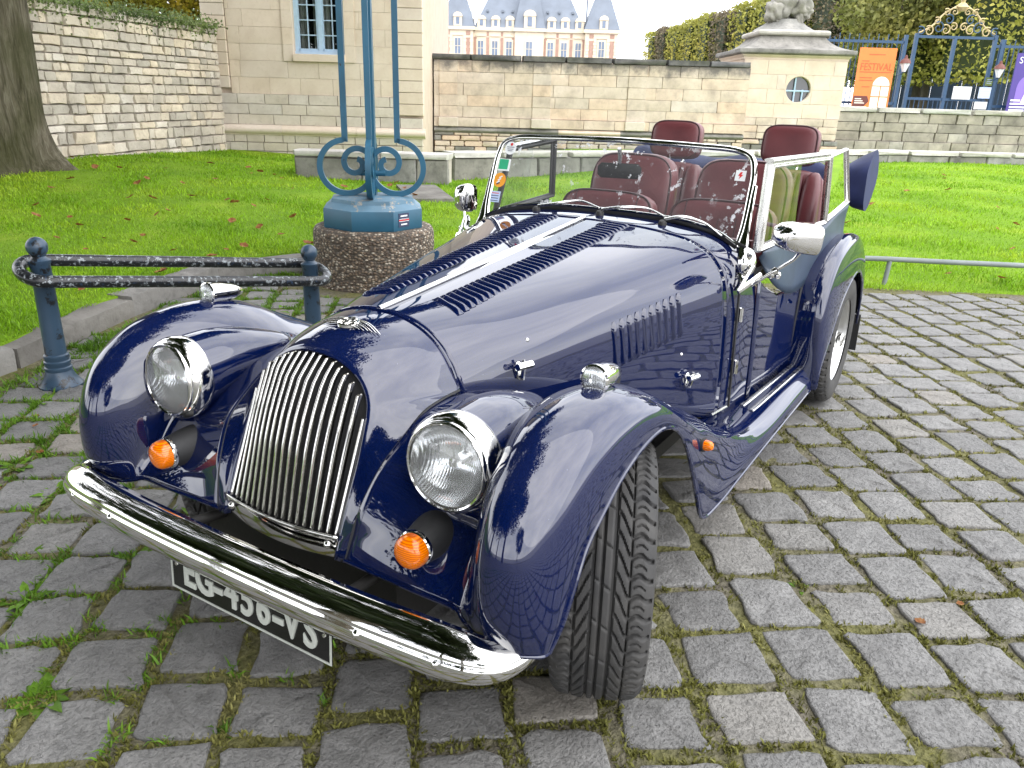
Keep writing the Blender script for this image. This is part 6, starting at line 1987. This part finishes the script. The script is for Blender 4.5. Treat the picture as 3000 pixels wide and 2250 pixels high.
for x0, x1 in ((.495, .715), (.745, .965)):
    for z0, z1 in ((.70, .955), (.40, .67), (.06, .37)): pbox(po, x0, x1, z0, z1, 'poster_white')
MB().prism([(.02, .42), (.34, .42), (.46, .56), (.40, .70), (.02, .70)], 0, .004, Matrix(((1, 0, 0, 0), (0, 0, -1, -.018), (0, 1, 0, 0), (0, 0, 0, 1)))).build("print", M['poster_brown'], po, False)
for k in range(3): pbox(po, .06, .34 - .05 * k, .50 + .055 * k, .525 + .055 * k, 'poster_white', -.022)
pbox(po, .0, .42, .36, .42, 'poster_white')
pv = poster("violet_poster", 13.72, 23.7, 1.05, 1.95, .90, M['poster_violet'], "violet poster with a pale figure at the right edge")
MB().lathe([(0, 0), (.36, 0)], 24, Matrix.Translation((.52, -.018, 1.05)) @ Matrix.Rotation(math.pi / 2, 4, 'X')).build("print", M['poster_lilac'], pv, False)
pbox(pv, .16, .88, .60, 1.05, 'poster_lilac')
fg = [(.34, .62), (.70, .62), (.72, .80), (.64, .95), (.70, 1.15), (.58, 1.28), (.60, 1.40), (.52, 1.46), (.45, 1.38), (.48, 1.26), (.36, 1.14), (.42, .92)]
MB().prism(fg, 0, .004, Matrix(((1, 0, 0, 0), (0, 0, -1, -.022), (0, 1, 0, 0), (0, 0, 0, 1)))).build("print", M['poster_white'], pv, False)
t_ = obj("lettering", text_mesh("S", .24, .002, "lettering"), M['white'], pv, False); t_.matrix_local = Matrix.Translation((.13, -.020, 1.76)) @ FR
for k, (x1, z) in enumerate(((.34, .70), (.58, .61), (.55, .52), (.50, .44), (.22, .20))): pbox(pv, .07, x1, z, z + .045, 'white', -.020)
pbox(pv, .36, .52, .20, .245, 'white', -.020)

# ---- lanterns, notices, planter
for a, d, z, lb in ((10.62, 23.6, 2.28, "small white lantern between the orange poster and the gate"), (13.25, 23.6, 2.20, "small white lantern beside the violet poster")):
    L = site_empty("lantern", a, d, z)
    tag(L, lb, "lantern", None)
    MB().lathe([(.05, 0), (.13, .20), (.135, .22)], 6).build("glass_body", M['white'], L, True, 30)
    MB().lathe([(.16, .22), (.12, .30), (.05, .35), (.03, .42), (0, .44)], 8).build("cap", M['poster_brown'], L, True, 30)
    MB().tube([(0, 0, .02), (0, .15, -.06), (0, .38, -.06)], .018, 6).build("bracket", M['gate_blue'], L)
for a, z, w, h, mt, lb in ((12.50, 1.78, .52, .34, 'paper', "large white notice board hung on the gate"), (13.14, 1.80, .34, .30, 'paleblue', "pale blue notice on the gate below the small green one"), (13.10, 1.46, .36, .20, 'paper', "lowest white notice on the right gate post"), (13.20, 2.10, .20, .22, 'ivy', "small pale green notice at the top of the gate post")):
    n = site_empty("notice", a, 23.9, z); tag(n, lb, "notice")
    MB().cbox((0, 0, 0), (w, .02, h), .006).build("board", M[mt], n, True, 30)
    for k in range(3): MB().box((0, -.012, h * (.25 - .22 * k)), (w * .7, .002, h * .05)).build("print_line", M['paleblue'] if mt != 'paleblue' else M['white'], n, False)
pt = site_empty("topiary_tub", 11.45, 27.0, .25)
tag(pt, "round clipped topiary in a white tub in the gate opening", "topiary")
MB().cbox((0, 0, .35), (.55, .55, .75), .03).build("tub", M['white'], pt, True, 30)
MB().tube([(0, 0, .6), (0, 0, 1.9)], .05, 8).build("trunk", M['trunk'], pt)
leaf_cards(clump_points([(0, 0, 2.05, .62, .62, .52)], 3500, .6), .09, M['ivy'], "crown", pt)
fc = site_empty("garden_fence", 11.2, 27.6, .25)
tag(fc, "low grey-green metal fence across the park path behind the gate", "fence")
for k in range(38): MB().box((k * .10, 0, .45), (.022, .022, .9)).build("fence_bar", M['hoop'], fc, False)
for z in (.12, .86): MB().box((1.85, 0, z), (3.8, .04, .05)).build("fence_rail", M['hoop'], fc, False)

# ---- trees and houses on the far side of the square, behind the photographer (mirrored in paint and chrome)
def street_tree(x, y, h, w, n, label):
    t = empty("street_tree", (x, y, 0)); tag(t, label, "tree", "street trees opposite the car")
    MB().tube(cr([Vector((0, 0, -.2)), Vector((.1, 0, h * .2)), Vector((0, .1, h * .42)), Vector((.1, 0, h * .8))], 4), [.30 - .017 * i for i in range(13)], 9).build("trunk", M['bark'], t)
    r_ = random.Random(int(x * 7 + y)); cs = []
    for _ in range(18):
        q = r_.uniform(0, 6.28); zz = r_.uniform(h * .30, h * .93); k = math.sin(math.pi * (zz / h - .12) / .92) ** .6
        cs.append((math.cos(q) * w * .34 * k, math.sin(q) * w * .34 * k, zz, w * .24, w * .24, h * .14))
    leaf_cards(clump_points(cs, n, .25), .34, M['dark_leaf'], "crown", t)
for k, (x, y, h, w) in enumerate(((5.2, -2.6, 11.5, 9.0), (8.8, 1.2, 13, 8.0), (9.0, -5.0, 13, 9.0), (6.0, -10.0, 12, 9.0), (12.5, -12, 13, 9), (14.5, -2, 15, 10), (26, 16, 12, 8))):
    street_tree(x, y, h, w, 9500, "dark leafy street tree behind the photographer, seen only as a reflection")
# =================================================================== street furniture and small things
# ---- lamp post
lp = site_empty("lamp_post", -1.085, 6.04, 0.0)
tag(lp, "teal blue iron lamp post with scrolls on a pebbled concrete drum", "lamp post")
rr = random.Random(91)
drum = [(.455, -.10), (.455, .02)] + [(.452 + rr.uniform(-.004, .004), z) for z in np.linspace(.06, .37, 7)] + [(.448, .395), (.438, .412), (.42, .420), (0, .420)]
MB().lathe(drum, 56).build("concrete_drum", M['pebble'], lp, True, 40)
oct_ = lambda r_, z: [Vector((r_ * math.cos(R(22.5 + 45 * k + 9)), r_ * math.sin(R(22.5 + 45 * k + 9)), z)) for k in range(8)]
bs = MB().grid([oct_(.385, .421), oct_(.388, .43), oct_(.388, .555), oct_(.384, .562)], closed_j=True).build("octagonal_base", M['lamp_blue'], lp, True, 30)
tp_ = MB().grid([oct_(.384, .562), oct_(.335, .600), oct_(.325, .600), oct_(.320, .628), oct_(.12, .640), oct_(.01, .642)], closed_j=True).build("base_top", M['lamp_dusty'], lp, True, 30)
# cruciform shaft
MB().box((0, 0, 2.6), (.062, .062, 3.95)).box((.0, 0, 2.6), (.030, .095, 3.95)).build("shaft", M['lamp_blue'], lp, False)
def ribbon(pts, w, th, rotz, name="scroll"):
    """flat iron bar bent in the local xz plane"""
    n = len(pts); vs = []; fs = []
    for i in range(n):
        t = (pts[min(i + 1, n - 1)] - pts[max(i - 1, 0)]).normalized(); nr = Vector((t.z, 0, -t.x))
        for sy in (-1, 1):
            for sn in (-1, 1): vs.append(pts[i] + nr * (sn * th / 2) + Vector((0, sy * w / 2, 0)))
    for i in range(n - 1):
        a = i * 4
        for p, q in ((0, 1), (1, 3), (3, 2), (2, 0)): fs.append((a + p, a + q, a + 4 + q, a + 4 + p))
    fs += [(0, 1, 3, 2), tuple(n * 4 - 4 + k for k in (0, 2, 3, 1))]
    m = Matrix.Rotation(rotz, 4, 'Z')
    mb = MB(); mb.add([m @ v for v in vs], fs)
    return mb.build(name, M['lamp_blue'], lp, True, 35)
def sc_path():
    P = [Vector((.190, 0, 4.4)), Vector((.190, 0, 1.02))]
    cx_, cz_, r0 = .185, .842, .195
    for a in np.linspace(R(88), R(-172), 30):           # big outer bow, open towards the shaft
        P.append(Vector((cx_ + r0 * math.cos(a), 0, cz_ + r0 * .98 * math.sin(a))))
    c2 = Vector((.115, 0, .868))
    for k in range(26):                                  # inner curl
        t = k / 25; a = R(178) - t * R(430); q = .125 * (1 - .74 * t)
        P.append(Vector((c2.x + q * math.cos(a), 0, c2.z + q * math.sin(a))))
    return P
for k in range(4):
    ribbon(resample(sc_path()[1:], 90), .040, .040, R(90 * k + 6))
    ribbon([Vector((.190, 0, 4.4)), Vector((.190, 0, 1.02))], .040, .042, R(90 * k + 6), "upright_bar")
MB().tube([(-.10, 0, .80), (.10, 0, .80)], .022, 10).tube([(0, -.10, .80), (0, .10, .80)], .022, 10).build("collar_bolts", M['lamp_blue'], lp)
MB().lathe([(.10, 4.4), (.22, 4.45), (.26, 4.55), (.18, 4.75), (.10, 4.80)], 16).build("capital", M['lamp_blue'], lp)
lh = MB().lathe([(.06, 4.8), (.16, 5.0), (.24, 5.45), (.26, 5.5)], 8).build("lantern_glass", M['clear'], lp, True, 30)
MB().lathe([(.30, 5.5), (.24, 5.62), (.10, 5.78), (.03, 5.9), (0, 5.95)], 8).build("lantern_cap", M['lamp_blue'], lp, True, 30)
ang = R(22.5 + 9 + 45 * 6 - 22.5)
f_n = Vector((math.cos(ang), math.sin(ang), 0))
for k in range(8):                                       # the facet that faces the photographer, to the right
    pass
fa = R(9 - 45 - 22.5 + 22.5) - R(0)
best = None
for k in range(8):
    a = R(45 * k + 45 + 9)
    w = Matrix.Rotation(SITE_ROT, 3, 'Z') @ Vector((math.cos(a), math.sin(a), 0))
    best = (a,) if best is None else best
stick_a = R(-90 + 36)
k_ = round((math.degrees(stick_a) - 9 - 45) / 45); stick_a = R(45 * k_ + 45 + 9)
sd_ = Vector((math.cos(stick_a), math.sin(stick_a), 0))
smx = look(sd_ * (.388 * math.cos(R(22.5)) + .0015) + Vector((0, 0, .497)) + Vector((-sd_.y, sd_.x, 0)) * (-.045), sd_)
sk = MB().box((0, 0, 0), (.108, .098, .002)).build("sticker", M['ink'], bs, False, mw=smx)
for (dx, dy, w, h, mt) in ((0, .030, .070, .010, 'white'), (0, .008, .100, .003, 'white'), (0, .000, .106, .008, 'red'), (0, -.008, .100, .003, 'white'), (0, -.030, .062, .010, 'white')):
    MB().box((dx, dy, .0018), (w, h, .001)).build("sticker_print", M[mt], sk, False)

# ---- barrier of two ball-topped posts and a looped rail
ba = empty("pedestrian_barrier", (-.46, -2.44, 0))
tag(ba, "chipped black tube barrier with two slate blue ball-topped posts by the kerb", "barrier")
PA, PB = Vector((0, 0, 0)), Vector((-1.21, .47, -.145))
for base, mt in ((PA, 'post_blue'), (PB, 'post_blue')):
    prof = [(.098, -.02), (.098, .006), (.090, .012), (.068, .045), (.058, .075), (.060, .080), (.060, .092), (.055, .096), (.055, .106), (.058, .110), (.058, .122), (.053, .126), (.053, .136), (.055, .140), (.055, .152), (.047, .158), (.0455, .30), (.043, .585), (.047, .590), (.049, .605), (.036, .612), (.028, .622), (.034, .632)]
    prof += [(.046 * math.cos(a), .664 + .046 * math.sin(a)) for a in np.linspace(-.75, math.pi / 2, 14)]
    MB().lathe(prof, 28, Matrix.Translation(base)).build("post", M[mt], ba, True, 40)
dirn = (PB - PA); L = dirn.length; dx = dirn.normalized(); side = Vector((-dx.y, dx.x, 0)).normalized()
zc = Vector((0, 0, .555)); w = .105
if side.y < 0: side = -side
side = side + Vector((0, 0, -.30))
lp_ = []
for t in np.linspace(0, 1, 10): lp_.append(PA + zc + dirn * t + side * w)
for a in np.linspace(0, math.pi, 14)[1:-1]: lp_.append(PB + zc + dx * (.085 * math.sin(a)) + side * (w * math.cos(a)))
for t in np.linspace(1, 0, 10): lp_.append(PA + zc + dirn * t - side * w)
for a in np.linspace(0, math.pi, 14)[1:-1]: lp_.append(PA + zc - dx * (.085 * math.sin(a)) - side * (w * math.cos(a)))
MB().tube(lp_, .0285, 16, closed=True).build("looped_rail", M['rail_black'], ba, True, 0)

# ---- low hoop rail along the right lawn
hpq = site_empty("hoop_rail", 3.0, 6.33, 0)
tag(hpq, "low grey-green tubular rail along the edge of the right lawn", "rail")
MB().tube(cr([Vector((-.62, .05, -.05)), Vector((-.58, .05, .10)), Vector((-.45, .05, .185)), Vector((-.20, .04, .205)), Vector((.5, .0, .200)), Vector((1.6, -.08, .195)), Vector((3.6, -.22, .20))], 6), .021, 10).build("rail_tube", M['hoop'], hpq)
for x, y in ((0, 0), (2.2, -.13)):
    MB().tube([(x + .03, y + .03, .195), (x, y, -.05)], .019, 10).build("rail_post", M['hoop'], hpq)

# ---- fallen leaves on the lawns and the paving
def leaf_mesh(seed):
    r_ = random.Random(seed); pts = []
    for k in range(9):
        t = k / 8; w = .42 * math.sin(math.pi * t) ** .8 * (1 + .25 * math.sin(9 * t * math.pi) * r_.random())
        c = r_.uniform(.1, .5)
        pts.append([Vector((t - .5, w, c * w + .25 * (t - .5) ** 2)), Vector((t - .5, 0, .25 * (t - .5) ** 2 - .02)), Vector((t - .5, -w, .9 * c * w + .25 * (t - .5) ** 2))])
    mb = MB().grid(pts)
    me = bpy.data.meshes.new("fallen_leaf"); me.from_pydata(mb.v, [], mb.f); finish(me, True, 0); me.materials.append(M['dry_leaf'])
    return me
LM = [leaf_mesh(k) for k in range(6)]
rr = random.Random(17)
n_l = 0
while n_l < 95:
    left = rr.random() < .80
    d = (rr.uniform(4.6, 12.5) if left else rr.uniform(6.5, 15)); a = rr.uniform(-.62, -.12) * d if left else rr.uniform(.3, .64) * d
    on, ds = on_paving(a, d) if d < 7.2 else (False, 1)
    if on: continue
    s_ = rr.uniform(.045, .115)
    p = S(a, d, lawn_z(a, d) + .030 + .001 * d)
    o = inst(rr.choice(LM), "fallen_leaf", None, Matrix.Translation(p) @ Euler((rr.uniform(-.5, .5), rr.uniform(-.5, .5), rr.uniform(0, 6.28))).to_matrix().to_4x4() @ Matrix.Scale(s_, 4))
    tag(o, "dry brown leaf lying on the lawn", "leaf", "fallen leaves on the lawns"); n_l += 1
for k in range(26):
    x, y = rr.uniform(-1.2, .95), rr.choice((rr.uniform(-2.2, -.85), rr.uniform(.85, 1.7), rr.uniform(-.6, .6) if False else rr.uniform(-2.0, -.9)))
    o = inst(rr.choice(LM), "fallen_leaf", None, Matrix.Translation((x, y, .006)) @ Euler((rr.uniform(-.2, .2), rr.uniform(-.2, .2), rr.uniform(0, 6.28))).to_matrix().to_4x4() @ Matrix.Scale(rr.uniform(.018, .04), 4))
    tag(o, "small dry leaf or twig lying on the paving stones", "leaf", "leaves on the paving")
# ---- rosette weeds in the joints
def weed_mesh(seed):
    r_ = random.Random(seed); mb = MB()
    for k in range(15):
        a = k * 2.4 + r_.uniform(-.3, .3); L = r_.uniform(.5, 1.0); el = r_.uniform(.12, .75); w = L * r_.uniform(.14, .22)
        rows_ = []
        for t in (0, .3, .65, 1.0):
            c = Vector((math.cos(a) * L * t, math.sin(a) * L * t, math.sin(el) * L * t * (1.25 - .75 * t)))
            n_ = Vector((-math.sin(a), math.cos(a), 0)) * w * (.25 + 1.5 * t * (1 - t) * 1.9 if t < 1 else .05)
            rows_.append([c - n_, c + Vector((0, 0, -.03 * L)), c + n_])
        mb.grid(rows_)
    me = bpy.data.meshes.new("weed_plant"); me.from_pydata(mb.v, [], mb.f); finish(me, True, 0); me.materials.append(M['weed'])
    return me
WM = [weed_mesh(k) for k in range(6)]
joints = []
for k, (h, dist, m, v, fl) in enumerate(pavers[:300]):
    joints.append(m @ Vector((rr.choice((-.56, .56)), rr.choice((-.56, .56, 0)), 0)))
nw = 0
for c in joints:
    a, d = to_site(c.x, c.y)
    pr_ = (.95 if a < -.9 else .60 if a < -.3 and d < 2.6 else .12)
    if rr.random() < pr_ and not (-2.9 < c.x < .5 and abs(c.y) < .78):
        o = inst(rr.choice(WM), "weed_plant", None, Matrix.Translation((c.x, c.y, -.018)) @ Matrix.Rotation(rr.uniform(0, 6.28), 4, 'Z') @ Matrix.Scale(rr.uniform(.045, .105) * (1.0 if a < -.3 else .42), 4))
        tag(o, "bright green rosette weed sprouting from a joint in the paving", "weed", "weeds in the paving joints"); nw += 1
